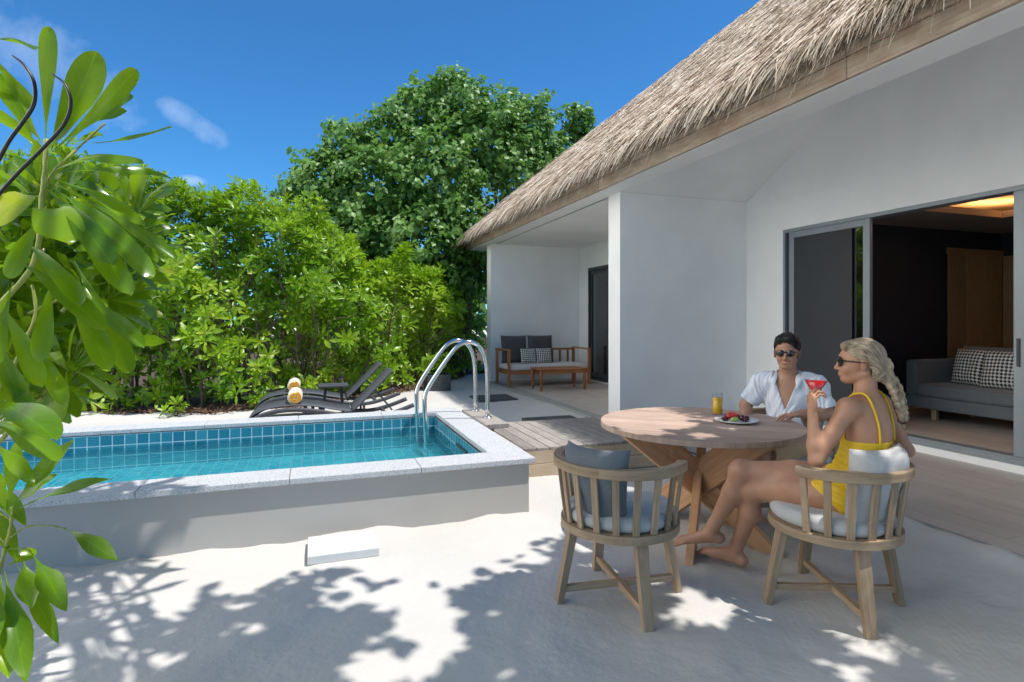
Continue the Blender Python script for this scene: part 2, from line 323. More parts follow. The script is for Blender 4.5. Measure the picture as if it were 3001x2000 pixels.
# ------------------------------------------------------------------ mesh helpers
def tag(o, label=None, cat=None, group=None, kind=None):
    if label: o['label'] = label
    if cat: o['category'] = cat
    if group: o['group'] = group
    if kind: o['kind'] = kind
    return o
def empty(name, loc=(0, 0, 0), rz=0, parent=None):
    o = bpy.data.objects.new(name, None); SC.collection.objects.link(o); o.location = loc; o.rotation_euler = (0, 0, rz)
    o.empty_display_size = .1
    if parent: o.parent = parent
    return o
def link(name, me, parent=None, loc=None):
    o = bpy.data.objects.new(name, me); SC.collection.objects.link(o)
    if parent: o.parent = parent
    if loc: o.location = loc
    return o
def frame(d, up=Vector((0, 0, 1))):
    d = Vector(d).normalized(); up = Vector(up)
    if abs(d.dot(up)) > .98 * up.length: up = Vector((1, 0, 0))
    s = up.cross(d).normalized(); u = d.cross(s).normalized(); return d, s, u
class MB:
    def __init__(self): self.v = []; self.f = []; self.uv = []; self.mi = []; self.r = []; self.sm = []
    def face(self, pts, uvs=None, mi=0, r=0., smooth=False):
        n = len(self.v); self.v += [tuple(p) for p in pts]; self.f.append(tuple(range(n, n + len(pts))))
        if uvs is None:
            a = Vector(pts[1]) - Vector(pts[0]); b = Vector(pts[-1]) - Vector(pts[0]); nn = a.cross(b)
            ax = max(range(3), key=lambda i: abs(nn[i]))
            uvs = [((p[1], p[2]) if ax == 0 else (p[0], p[2]) if ax == 1 else (p[1], p[0])) for p in pts]
        self.uv.append(list(uvs)); self.mi.append(mi); self.r.append(r); self.sm.append(smooth)
    def raw(self, vs, fs, mi=0, r=0., smooth=True, uvs=None):
        n = len(self.v); self.v += [tuple(p) for p in vs]
        for k, f in enumerate(fs):
            self.f.append(tuple(n + i for i in f)); self.mi.append(mi); self.r.append(r); self.sm.append(smooth)
            self.uv.append([uvs[i] for i in f] if uvs is not None else [(vs[i][0] + vs[i][1], vs[i][2]) for i in f])
    def box(self, lo, hi, mi=0, r=None, long=None, skip=()):
        """axis-aligned box; long = axis index for the grain"""
        r = random.random() if r is None else r
        lo = Vector(lo); hi = Vector(hi); c = (lo + hi) / 2; s = hi - lo
        ax = long if long is not None else max(range(3), key=lambda i: s[i])
        E = [Vector((1, 0, 0)), Vector((0, 1, 0)), Vector((0, 0, 1))]
        self.obox(c, E[ax], E[(ax + 1) % 3], E[(ax + 2) % 3], s[ax], s[(ax + 1) % 3], s[(ax + 2) % 3], mi, r)
    def obox(self, c, d, s, u, ld, ls, lu, mi=0, r=0., taper=1.0, world_uv=False):
        c = Vector(c); d, s, u = Vector(d), Vector(s), Vector(u); P = []
        for i in (-1, 1):
            for j in (-1, 1):
                for k in (-1, 1):
                    tp = taper if i > 0 else 1.0
                    P.append(c + d * (i * ld / 2) + s * (j * ls / 2 * tp) + u * (k * lu / 2 * tp))
        n = len(self.v); self.v += [tuple(p) for p in P]
        F = [((0, 1, 3, 2), 's'), ((4, 6, 7, 5), 's'), ((0, 4, 5, 1), 'du'), ((2, 3, 7, 6), 'du'), ((0, 2, 6, 4), 'ds'), ((1, 5, 7, 3), 'ds')]
        loc = [((i * ld / 2), (j * ls / 2), (k * lu / 2)) for i in (-1, 1) for j in (-1, 1) for k in (-1, 1)]
        off = c.dot(d)
        for f, kd in F:
            self.f.append(tuple(n + i for i in f)); self.mi.append(mi); self.r.append(r); self.sm.append(False)
            if kd == 's': self.uv.append([(loc[i][1], loc[i][2]) for i in f])
            elif kd == 'du': self.uv.append([(off + loc[i][0], loc[i][2] + c.dot(u)) for i in f])
            else: self.uv.append([(off + loc[i][0], loc[i][1] + c.dot(s)) for i in f])
    def bar(self, p0, p1, w, h, up=(0, 0, 1), mi=0, r=None, taper=1.0):
        p0 = Vector(p0); p1 = Vector(p1); d, s, u = frame(p1 - p0, up)
        self.obox((p0 + p1) / 2, d, s, u, (p1 - p0).length, w, h, mi, random.random() if r is None else r, taper)
    def tube(self, pts, rad, seg=12, mi=0, r=0., caps=True):
        pts = [Vector(p) for p in pts]; n0 = len(self.v); rs = rad if isinstance(rad, (list, tuple)) else [rad] * len(pts)
        _, s, u = frame(pts[1] - pts[0]); acc = 0
        vs = []; uvs = []
        for i, p in enumerate(pts):
            d = (pts[min(i + 1, len(pts) - 1)] - pts[max(i - 1, 0)]).normalized()
            s = (s - d * s.dot(d)).normalized(); u = d.cross(s)
            if i: acc += (p - pts[i - 1]).length
            for k in range(seg):
                a = 2 * math.pi * k / seg; vs.append(p + (s * math.cos(a) + u * math.sin(a)) * rs[i]); uvs.append((acc, k / seg * .1))
        fs = [(i * seg + k, i * seg + (k + 1) % seg, (i + 1) * seg + (k + 1) % seg, (i + 1) * seg + k) for i in range(len(pts) - 1) for k in range(seg)]
        if caps: fs += [tuple(range(seg))[::-1], tuple((len(pts) - 1) * seg + k for k in range(seg))]
        self.raw(vs, fs, mi, r, True, uvs)
    def lathe(self, prof, c=(0, 0, 0), seg=32, mi=0, r=0.):
        c = Vector(c); vs = []; uvs = []
        for i, (rr, z) in enumerate(prof):
            for k in range(seg):
                a = 2 * math.pi * k / seg; vs.append(c + Vector((rr * math.cos(a), rr * math.sin(a), z))); uvs.append((c.x + rr * math.cos(a), c.y + rr * math.sin(a)))
        fs = [(i * seg + k, i * seg + (k + 1) % seg, (i + 1) * seg + (k + 1) % seg, (i + 1) * seg + k) for i in range(len(prof) - 1) for k in range(seg)]
        if prof[0][0] > 1e-6: fs.append(tuple(range(seg))[::-1])
        if prof[-1][0] > 1e-6: fs.append(tuple((len(prof) - 1) * seg + k for k in range(seg)))
        self.raw(vs, fs, mi, r, True, uvs)
    def build(self, name, mats, parent=None, bevel=0, loc=None, smooth_angle=None):
        me = bpy.data.meshes.new(name); me.from_pydata(self.v, [], self.f)
        mats = mats if isinstance(mats, (list, tuple)) else [mats]
        for m in mats: me.materials.append(m)
        me.polygons.foreach_set('material_index', self.mi); me.polygons.foreach_set('use_smooth', self.sm)
        uvl = me.uv_layers.new(name='UVMap'); flat = [c for f in self.uv for p in f for c in p]; uvl.data.foreach_set('uv', flat)
        at = me.attributes.new('rnd', 'FLOAT', 'FACE'); at.data.foreach_set('value', self.r)
        me.update(); me.validate()
        o = link(name, me, parent, loc)
        if bevel:
            b = o.modifiers.new('bevel', 'BEVEL'); b.width = bevel; b.segments = 2; b.limit_method = 'ANGLE'; b.angle_limit = math.radians(40)
        return o
def arr_mesh(name, V, F, mats, rnd=None, uv=None, parent=None, smooth=True, mi=None):
    """V (n,3) float, F (m,k) int, all faces with k corners"""
    me = bpy.data.meshes.new(name); n, k = F.shape
    me.vertices.add(len(V)); me.vertices.foreach_set('co', np.ascontiguousarray(V, dtype=np.float32).ravel())
    me.loops.add(n * k); me.loops.foreach_set('vertex_index', np.ascontiguousarray(F, dtype=np.int32).ravel())
    me.polygons.add(n); me.polygons.foreach_set('loop_start', np.arange(0, n * k, k, dtype=np.int32))
    me.polygons.foreach_set('loop_total', np.full(n, k, dtype=np.int32))
    for m in (mats if isinstance(mats, (list, tuple)) else [mats]): me.materials.append(m)
    if mi is not None: me.polygons.foreach_set('material_index', np.asarray(mi, dtype=np.int32))
    me.polygons.foreach_set('use_smooth', np.full(n, smooth))
    if uv is not None:
        l = me.uv_layers.new(name='UVMap'); l.data.foreach_set('uv', np.ascontiguousarray(uv[F.ravel()], dtype=np.float32).ravel())
    if rnd is not None:
        a = me.attributes.new('rnd', 'FLOAT', 'FACE'); a.data.foreach_set('value', np.asarray(rnd, dtype=np.float32))
    me.update(calc_edges=True); return link(name, me, parent)
def pillow_mb(w, h, t, mi=0, n=16, puff=.6, sag=0., uvs=1.0):
    """cushion in the local xz plane (x width, z height from 0), thickness along y"""
    mb = MB(); vs = []; uv = []
    for side in (1, -1):
        for j in range(n + 1):
            for i in range(n + 1):
                a = i / n * 2 - 1; b = j / n * 2 - 1
                e = max(0, (1 - abs(a) ** 3.2)) ** puff * max(0, (1 - abs(b) ** 3.2)) ** puff
                pin = 1 - .05 * (b * b) * (1 - a * a) ; pin2 = 1 - .05 * (a * a) * (1 - b * b)
                x = a * w / 2 * (1 - .04 * (1 - b * b) * abs(a)) ; z = h / 2 + b * h / 2 * (1 - .04 * (1 - a * a) * abs(b))
                y = side * (t / 2 * e + .004) + .006 * math.sin(a * 7 + b * 3) * e
                vs.append((x, y, z)); uv.append((x * uvs, z * uvs))
    N = (n + 1) ** 2; fs = []
    for s in (0, 1):
        for j in range(n):
            for i in range(n):
                q = [s * N + j * (n + 1) + i, s * N + j * (n + 1) + i + 1, s * N + (j + 1) * (n + 1) + i + 1, s * N + (j + 1) * (n + 1) + i]
                fs.append(tuple(q if s == 1 else q[::-1]))
    edge = [j * (n + 1) for j in range(n + 1)], [j * (n + 1) + n for j in range(n + 1)], list(range(n + 1)), [n * (n + 1) + i for i in range(n + 1)]
    for k, e in enumerate(edge):
        for a, b in zip(e[:-1], e[1:]):
            q = (a, b, N + b, N + a); fs.append(q if k in (1, 2) else q[::-1])
    mb.raw(vs, fs, mi, 0., True, uv); return mb
# ------------------------------------------------------------------ signed-distance modelling of bodies
def cap(a, b, ra, rb, k=.02, m=0): return ('c', np.array(a, float), np.array(b, float), ra, rb, k, m)
def ell(c, r, axes=None, k=.02, m=0):
    A = np.eye(3) if axes is None else np.array([list(Vector(x).normalized()) for x in axes], float)
    return ('e', np.array(c, float), np.array(r, float), A, None, k, m)
def prim_bounds(p):
    if p[0] == 'c': r = max(p[3], p[4]); return np.minimum(p[1], p[2]) - r, np.maximum(p[1], p[2]) + r
    e = np.sqrt(((p[3] * p[2][:, None]) ** 2).sum(0)); return p[1] - e, p[1] + e
def prim_eval(p, X, Y, Z, off=0.):
    if p[0] == 'c':
        a, b = p[1], p[2]; d = b - a; L2 = max(1e-9, d @ d)
        px, py, pz = X - a[0], Y - a[1], Z - a[2]
        t = np.clip((px * d[0] + py * d[1] + pz * d[2]) / L2, 0, 1)
        return np.sqrt((px - t * d[0]) ** 2 + (py - t * d[1]) ** 2 + (pz - t * d[2]) ** 2) - (p[3] + (p[4] - p[3]) * t) - off
    c, r, A = p[1], p[2] + off, p[3]; q = [(X - c[0]) * A[i, 0] + (Y - c[1]) * A[i, 1] + (Z - c[2]) * A[i, 2] for i in range(3)]
    k0 = np.sqrt(sum((q[i] / r[i]) ** 2 for i in range(3))); k1 = np.sqrt(sum((q[i] / r[i] ** 2) ** 2 for i in range(3))) + 1e-9
    return k0 * (k0 - 1) / k1
def sdf_mesh(name, prims, h, mats, parent=None, off=0., cut=None, disp=None, subtract=(), uvf=None):
    """union of the prims (smooth by each prim's k), meshed by surface nets at voxel h. cut(X,Y,Z) > 0 removes."""
    los, his = zip(*[prim_bounds(p) for p in prims]); lo = np.min(los, 0) - off - 4 * h - .01; hi = np.max(his, 0) + off + 4 * h + .01
    n = np.ceil((hi - lo) / h).astype(int) + 1; D = np.full(n, 1.0, np.float32); ID = np.zeros(n, np.int8); MN = np.full(n, 1.0, np.float32)
    ax = [lo[i] + h * np.arange(n[i]) for i in range(3)]
    for p in prims:
        a, b = prim_bounds(p); k = p[5]; pad = k + off + 4 * h
        i0 = np.maximum(0, ((a - pad - lo) / h).astype(int)); i1 = np.minimum(n, ((b + pad - lo) / h).astype(int) + 2)
        sl = tuple(slice(i0[i], i1[i]) for i in range(3)); X, Y, Z = np.ix_(*[ax[i][sl[i]].astype(np.float32) for i in range(3)])
        d = prim_eval(p, X, Y, Z, off).astype(np.float32); D0 = D[sl]; hh = np.clip(.5 + .5 * (D0 - d) / k, 0, 1)
        D[sl] = D0 * (1 - hh) + d * hh - k * hh * (1 - hh)
        m = d < MN[sl]; ID[sl] = np.where(m, p[6], ID[sl]); MN[sl] = np.minimum(MN[sl], d)
    for p in subtract:
        a, b = prim_bounds(p); k = p[5]; pad = k + 4 * h
        i0 = np.maximum(0, ((a - pad - lo) / h).astype(int)); i1 = np.minimum(n, ((b + pad - lo) / h).astype(int) + 2)
        if (i1 <= i0).any(): continue
        sl = tuple(slice(i0[i], i1[i]) for i in range(3)); X, Y, Z = np.ix_(*[ax[i][sl[i]].astype(np.float32) for i in range(3)])
        d = -prim_eval(p, X, Y, Z); D0 = D[sl]; hh = np.clip(.5 - .5 * (D0 - d) / k, 0, 1); D[sl] = D0 * (1 - hh) + d * hh + k * hh * (1 - hh)
    X, Y, Z = np.ix_(*[a.astype(np.float32) for a in ax])
    if disp: D += disp(X, Y, Z)
    if cut: D = np.maximum(D, cut(X, Y, Z).astype(np.float32))
    D[0] = D[-1] = 1; D[:, 0] = D[:, -1] = 1; D[:, :, 0] = D[:, :, -1] = 1
    S = D < 0; cnt = np.zeros(n - 1, np.int8); cs = [(i, j, k) for i in (0, 1) for j in (0, 1) for k in (0, 1)]
    for i, j, k in cs: cnt += S[i:n[0] - 1 + i, j:n[1] - 1 + j, k:n[2] - 1 + k]
    act = np.argwhere((cnt > 0) & (cnt < 8)); idx = np.full(n - 1, -1, np.int32); idx[tuple(act.T)] = np.arange(len(act))
    val = np.stack([D[act[:, 0] + i, act[:, 1] + j, act[:, 2] + k] for i, j, k in cs], 1); pos = np.zeros((len(act), 3)); w = np.zeros(len(act))
    C = np.array(cs, float)
    for a in range(8):
        for b in range(a + 1, 8):
            if np.abs(C[a] - C[b]).sum() != 1: continue
            va, vb = val[:, a], val[:, b]; m = (va < 0) != (vb < 0); t = np.where(m, va / (va - vb + 1e-12), 0)
            pos += np.where(m[:, None], C[a] + (C[b] - C[a]) * t[:, None], 0); w += m
    V = (act + pos / w[:, None]) * h + lo; F = []
    for axn in range(3):
        o1, o2 = [(1, 2), (2, 0), (0, 1)][axn]; sa = [slice(1, n[i] - 1) for i in range(3)]; sb = list(sa); sa[axn] = slice(0, n[axn] - 1); sb[axn] = slice(1, n[axn])
        A, B = S[tuple(sa)], S[tuple(sb)]; e = np.argwhere(A != B); base = e + 1; base[:, axn] -= 1
        flip = A[tuple(e.T)]; q = []
        for d1, d2 in ((0, 0), (1, 0), (1, 1), (0, 1)):
            c = base.copy(); c[:, o1] -= d1; c[:, o2] -= d2; q.append(idx[tuple(c.T)])
        q = np.stack(q, 1); q[~flip] = q[~flip][:, ::-1]; F.append(q)
    F = np.concatenate(F); F = F[(F >= 0).all(1)]
    ci = act[F[:, 0]]; mi = ID[tuple(ci.T)]
    return arr_mesh(name, V, F, mats, rnd=np.zeros(len(F)), uv=V[:, [0, 2]] if uvf is None else uvf(V), parent=parent, mi=mi)
# ================================================================== SETTING
POOL = dict(x0=-4.4, x1=1.56, y0=3.92, y1=6.48, top=.43)
def sstep(a, b, x): t = np.clip((x - a) / (b - a), 0, 1); return t * t * (3 - 2 * t)
def ground_mesh():
    xs = np.concatenate([[-90, -60, -35, -20, -12], np.arange(-9, -4.3, .4), [-4.38], np.arange(-4.2, 1.46, .06), [1.5], np.arange(1.56, 4.2, .06), np.arange(4.5, 9, .6), [14, 25, 45, 90]])
    ys = np.concatenate([[-40, -20, -10, -5, -2], np.arange(0, 3.93, .06), [3.96], np.linspace(4.1, 6.35, 12), [6.44], np.arange(6.5, 9, .08), np.arange(9.2, 14, .4), [16, 20, 28, 45, 80, 200]])
    X, Y = np.meshgrid(xs, ys, indexing='ij')
    Z = .007 * np.sin(X * 3.1 + Y * 1.7) + .006 * np.sin(X * 7.3 - Y * 5.1) + .004 * np.sin(X * 13 + 2) * np.sin(Y * 15) + .003 * np.sin(X * 31 + Y * 9) * np.sin(Y * 27 - X * 6)
    Z += .022 * np.exp(-((Y - 3.93) / .09) ** 2) * (1 + .6 * np.sin(X * 6) + .3 * np.sin(X * 17)) * (X < 1.6)       # sand drifted against the pool wall
    Z += .035 * sstep(3.2, 3.75, X) * (Y < 4.2) - .05 * sstep(3.9, 4.02, X)
    Z += .062 * np.exp(-((X - 3.86) / .10) ** 2) * (Y < 4.6) * (.75 + .2 * np.sin(Y * 9) + .12 * np.sin(Y * 23))
    Z = np.where(X > 4.05, -.05, Z)
    for cx, cy, r, dep in [(1.62, 1.3, .12, .012), (.3, 3.2, .1, .01), (2.1, 2.9, .12, .012), (.9, 2.2, .11, .012), (.2, 1.9, .12, .012), (2.9, 1.6, .12, .012), (-.4, 2.4, .1, .01), (2.75, 2.75, .11, .022), (2.85, 2.55, .12, .02), (2.6, 2.62, .1, .022), (2.05, 2.75, .1, .018), (2.35, 2.55, .1, .018), (1.1, 2.3, .08, .014), (1.95, 2.35, .08, .014), (2.0, 1.95, .08, .014), (3.1, 2.2, .09, .016), (3.3, 1.9, .09, .016), (1.0, 3.4, .08, .012), (.75, 3.6, .08, .012), (2.1, 1.6, .08, .013), (1.7, 1.95, .08, .013), (.5, 2.5, .08, .012), (.55, 2.1, .08, .012)]:
        d2 = ((X - cx) ** 2 + (Y - cy) ** 2) / r ** 2; Z += dep * (d2 - .8) * np.exp(-d2)
    nx, ny = X.shape; I = np.arange(nx * ny).reshape(nx, ny)
    F = np.stack([I[:-1, :-1], I[1:, :-1], I[1:, 1:], I[:-1, 1:]], -1)
    cx = (X[:-1, :-1] + X[1:, 1:]) / 2; cy = (Y[:-1, :-1] + Y[1:, 1:]) / 2
    keep = ~((cx > -4.37) & (cx < 1.5) & (cy > 3.97) & (cy < 6.43)); F = F[keep]
    V = np.stack([X.ravel(), Y.ravel(), Z.ravel()], 1); return arr_mesh('sand', V, F, M['sand'], uv=V[:, :2])
tag(ground_mesh(), kind='structure')

# ---- pool
pool = empty('swimming_pool', (0, 0, 0)); tag(pool, 'raised plunge pool with blue mosaic tiles, grey granite coping and white outer walls', 'swimming pool')
x0, x1, y0, y1, zt = POOL['x0'], POOL['x1'], POOL['y0'], POOL['y1'], POOL['top']; cw = .285
mb = MB()
def slab_row(a, b, along, c0, c1, n):
    for i in range(n):
        p, q = a + (b - a) * i / n + .0015, a + (b - a) * (i + 1) / n - .0015
        if along == 'x': mb.box((p, c0, zt - .042), (q, c1, zt + random.uniform(-.0008, .0008)), r=random.random())
        else: mb.box((c0, p, zt - .042), (c1, q, zt + random.uniform(-.0008, .0008)), r=random.random())
slab_row(x0, x1, 'x', y0, y0 + cw, 7); slab_row(x0, x1, 'x', y1 - cw, y1, 7)
slab_row(y0 + cw + .001, y1 - cw - .001, 'y', x1 - cw, x1, 2); slab_row(y0 + cw + .001, y1 - cw - .001, 'y', x0, x0 + cw, 2)
mb.build('coping', M['granite'], pool, bevel=.006)
mb = MB(); zb = zt - .043
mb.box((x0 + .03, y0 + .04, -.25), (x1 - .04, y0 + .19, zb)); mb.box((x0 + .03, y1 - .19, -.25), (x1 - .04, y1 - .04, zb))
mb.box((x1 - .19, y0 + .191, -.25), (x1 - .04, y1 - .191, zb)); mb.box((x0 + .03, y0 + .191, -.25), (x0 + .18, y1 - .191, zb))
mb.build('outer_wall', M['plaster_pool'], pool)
zi = zt - .044; zf = .07; ix0, ix1, iy0, iy1 = x0 + .30, x1 - .30, y0 + .30, y1 - .30
mb = MB()
def vwall(p, q, z0, z1):   # inward-facing tiled wall
    n = (Vector(q) - Vector(p)).length
    mb.face([(*p, z0), (*q, z0), (*q, z1), (*p, z1)], [(0, z0 - z1), (n, z0 - z1), (n, 0), (0, 0)])
vwall((ix0, iy1), (ix1, iy1), zf, zi); vwall((ix1, iy1), (ix1, iy0), zf, zi); vwall((ix1, iy0), (ix0, iy0), zf, zi); vwall((ix0, iy0), (ix0, iy1), zf, zi)
mb.build('inner_wall', M['tile'], pool)
mb = MB(); mb.face([(ix0, iy0, zf), (ix1, iy0, zf), (ix1, iy1, zf), (ix0, iy1, zf)], [(ix0, iy0), (ix1, iy0), (ix1, iy1), (ix0, iy1)]); mb.build('pool_floor', M['tile_floor'], pool)
mb = MB(); mb.box((ix1 - .012, 4.75, .285), (ix1 - .004, 5.15, .315)); mb.build('overflow_slot', M['dark_alu'], pool)
mb = MB(); zw = .262; mb.face([(ix0, iy0, zw), (ix1, iy0, zw), (ix1, iy1, zw), (ix0, iy1, zw)]); tag(mb.build('pool_water', M['water']), kind='structure')
# small white slab at the foot of the pool wall
mb = MB(); mb.box((-.03, 3.55, -.02), (.385, 3.87, .034)); o = mb.build('drain_cover', M['white_stone'], bevel=.006); o.rotation_euler = (math.radians(0.4), 0, 0)
tag(o, 'flat white slab lying on the sand at the foot of the pool wall', 'drain cover')

# ---- pool ladder
lad = empty('pool_ladder', (1.68, 5.8, .45)); tag(lad, 'arched stainless steel grab rails of the pool ladder', 'pool ladder'); off = Vector((1.68, 5.8, .45))
def rail(y):
    pts = [(1.063, .06), (1.055, .2), (1.04, .60), (1.045, .70), (1.09, .80), (1.20, .965), (1.30, 1.10), (1.37, 1.18), (1.44, 1.22), (1.51, 1.225), (1.585, 1.195), (1.64, 1.12), (1.672, 1.0), (1.685, .85), (1.69, .46)]
    out = []
    for i in range(len(pts) - 1):
        for k in range(4):
            t = k / 4; p0 = pts[max(i - 1, 0)]; p1 = pts[i]; p2 = pts[i + 1]; p3 = pts[min(i + 2, len(pts) - 1)]
            out.append(tuple(.5 * (2 * p1[j] + (p2[j] - p0[j]) * t + (2 * p0[j] - 5 * p1[j] + 4 * p2[j] - p3[j]) * t * t + (3 * p1[j] - p0[j] - 3 * p2[j] + p3[j]) * t ** 3) for j in (0, 1)))
    out.append(pts[-1]); mb = MB(); mb.tube([Vector((x, y, z)) - off for x, z in out], .0215, 14)
    mb.lathe([(.0, .0), (.045, .0), (.045, .008), (.024, .014)], Vector((1.69, y, .452)) - off, 20); return mb
for y in (5.58, 6.04): rail(y).build('rail', M['steel'], lad)
for z in (.15,):
    mb = MB(); mb.box(Vector((1.02, 5.56, z)) - off, Vector((1.10, 6.06, z + .025)) - off); mb.build('tread', M['steel'], lad, bevel=.005)
mb = MB(); mb.box((1.565, 5.2, .405), (1.79, 6.16, .45), long=1); mb.box((1.60, 5.26, .275), (1.66, 5.32, .404), long=2); mb.box((1.60, 6.04, .275), (1.66, 6.10, .404), long=2)
tag(mb.build('mounting_plank', M['deck_wood'], bevel=.004), 'short raised timber plank carrying the ladder feet beside the coping', 'plank')

# ---- timber step deck beside the pool
sd = empty('timber_step', (2.6, 5.5, 0)); tag(sd, 'weathered timber step platform between pool and stone path', 'step'); so = Vector((2.6, 5.5, 0))
mb = MB(); x = 1.57
while x < 3.55:
    w = .118; mb.box(Vector((x, 4.86, .245)) - so, Vector((x + w, 6.2 + random.uniform(-.004, .004), .27 + random.uniform(-.0015, .0015))) - so, long=1); x += w + .009
mb.build('boards', M['deck_wood'], sd, bevel=.003)
mb = MB(); mb.box(Vector((1.57, 4.86, .125)) - so, Vector((3.555, 4.885, .243)) - so, long=0); mb.box(Vector((1.57, 4.853, .0)) - so, Vector((3.56, 4.885, .121)) - so, long=0)
mb.build('face_board', M['deck_face'], sd, bevel=.003)
mb = MB(); mb.box(Vector((3.53, 4.89, -.02)) - so, Vector((3.555, 6.19, .243)) - so, long=1); mb.box(Vector((1.57, 6.17, -.02)) - so, Vector((3.52, 6.19, .243)) - so, long=0); mb.build('side_board', M['deck_wood'], sd)

# ---- stepping slabs
for k, (sx, sy) in enumerate([(3.02, 6.86), (3.1, 8.05), (3.12, 9.95)][:3]):
    if k == 1: continue
    mb = MB(); mb.box((-.36, -.36, -.02), (.36, .36, (.125, 0, .035)[k])); o = mb.build('stepping_slab', M['slate'], bevel=.006, loc=(sx, sy, 0)); o.rotation_euler.z = random.uniform(-.03, .03)
    tag(o, ['square dark slate slab in the sand just behind the timber step', '', 'square dark slate slab in the shaded sand nearest the far bench'][k], 'stepping slab', 'dark slate slabs in the sand path')

# ---- terrace floor
mb = MB()
mb.face([(4.02, -3, .04), (6.1, -3, .04), (6.1, 12.5, .04), (4.02, 12.5, .04)], [(-3, 4.02), (-3, 6.1), (12.5, 6.1), (12.5, 4.02)])
mb.face([(4.02, -3, -.05), (4.02, -3, .04), (4.02, 12.5, .04), (4.02, 12.5, -.05)])
tag(mb.build('terrace_floor', M['floor']), kind='structure')
mb = MB(); y = -3
while y < 12.5: mb.box((3.83, y, -.05), (4.017, y + .597, .038)); y += .6
M['edge_stone'] = simple('edge_stone', (.30, .31, .29), .85, nscale=60, namt=.35, bstr=.6, bscale=120, bdist=.006)
tag(mb.build('terrace_kerb', M['edge_stone'], bevel=.003), kind='structure')

# ---- villa
villa = empty('villa', (6.1, 6, 0)); tag(villa, 'white single storey villa with thatched roof and sliding glass doors', 'villa'); vo = Vector((6.1, 6, 0))
def vbox(mb, lo, hi, **k): mb.box(Vector(lo) - vo, Vector(hi) - vo, **k)
def vface(mb, pts): mb.face([Vector(p) - vo for p in pts])
FX = 6.1; OY0, OY1 = 1.9, 6.14; HEAD = 2.68
mb = MB()
vbox(mb, (FX, -3, -.05), (FX + .2, OY0, 5.3)); vbox(mb, (FX, OY0, HEAD), (FX + .2, OY1, 5.3)); vbox(mb, (FX, OY1, -.05), (FX + .2, 10.2, 5.3))
vbox(mb, (FX, 10.2, HEAD - .02), (FX + .2, 12.0, 5.3)); vbox(mb, (FX, 12.0, -.05), (FX + .2, 12.5, 5.3))
vbox(mb, (FX + .001, OY0, -.05), (FX + .2, OY1, .12)); vbox(mb, (FX + .001, 10.2, -.05), (FX + .2, 12.0, .07))
mb.build('front_wall', M['plaster'], villa)
mb = MB(); vbox(mb, (3.963, 6.85, -.05), (FX - .001, 7.17, 3.2)); mb.build('partition_wall', M['plaster'], villa)
mb = MB(); vbox(mb, (3.86, 12.5, -.05), (12, 12.8, 3.2)); mb.build('end_wall', M['plaster'], villa)
mb = MB(); vbox(mb, (3.70, -3, 3.2), (3.99, 15.55, 3.23)); vbox(mb, (3.96, -3, 3.231), (3.99, 12.5, 3.6)); vbox(mb, (3.99, 12.81, 3.2), (12, 15.55, 3.23)); mb.build('soffit', M['plaster'], villa)
mb = MB(); vface(mb, [(3.99, 7.17, 3.19), (FX, 7.17, 3.19), (FX, 12.5, 3.19), (3.99, 12.5, 3.19)])
vface(mb, [(3.99, 6.0, 3.65), (5.62, 3.4, 5.03), (FX, 3.4, 5.03), (FX, 6.85, 3.202), (3.99, 6.85, 3.202)])
vface(mb, [(3.99, -3, 3.65), (5.62, -3, 5.03), (5.62, 3.4, 5.03), (3.99, 6.0, 3.65)]); vface(mb, [(5.62, -3, 5.03), (FX, -3, 5.03), (FX, 3.4, 5.03), (5.62, 3.4, 5.03)])
mb.build('porch_ceiling', M['plaster'], villa)
mb = MB()
for (a, b) in ((-3, -.2), (-.195, 3.1), (3.105, 6.9), (6.905, 11), (11.005, 15.55)):
    vbox(mb, (3.665, a, 3.205), (3.698, b, 3.36), long=1, r=random.random()); vbox(mb, (3.655, a, 3.364), (3.69, b, 3.50), long=1, r=random.random())
vbox(mb, (3.70, 15.552, 3.205), (12, 15.585, 3.36), long=0); vbox(mb, (3.70, 15.56, 3.364), (12, 15.595, 3.50), long=0)
mb.build('fascia', M['fascia'], villa, bevel=.004)
# thatch: solid underlayer and layered palm strands
PITCH = .85; EX, EZ = 3.58, 3.42
def roof_z(x, y): return EZ + PITCH * np.minimum(x - EX, 15.68 - y)
mb = MB(); R = 11.0
for dz in (0., .17):
    vface(mb, [(EX + .03, -3.5, EZ + dz), (EX + .03, 15.65, EZ + dz), (R, 15.65 - (R - EX) - .03, EZ + PITCH * (R - EX) + dz), (R, -3.5, EZ + PITCH * (R - EX) + dz)])
    vface(mb, [(EX + .03, 15.65, EZ + dz), (20, 15.65, EZ + dz), (20, 15.65 - (R - EX), EZ + PITCH * (R - EX) + dz), (R, 15.65 - (R - EX) - .03, EZ + PITCH * (R - EX) + dz)])
vface(mb, [(EX + .03, -3.5, EZ), (EX + .03, 15.65, EZ), (EX + .03, 15.65, EZ + .17), (EX + .03, -3.5, EZ + .17)]); vface(mb, [(EX + .03, 15.65, EZ), (20, 15.65, EZ), (20, 15.65, EZ + .17), (EX + .03, 15.65, EZ + .17)])
_th = simple('thatch_core', (.16, .125, .095), .95, nscale=40, namt=.4); mb.build('thatch_core', _th, villa)
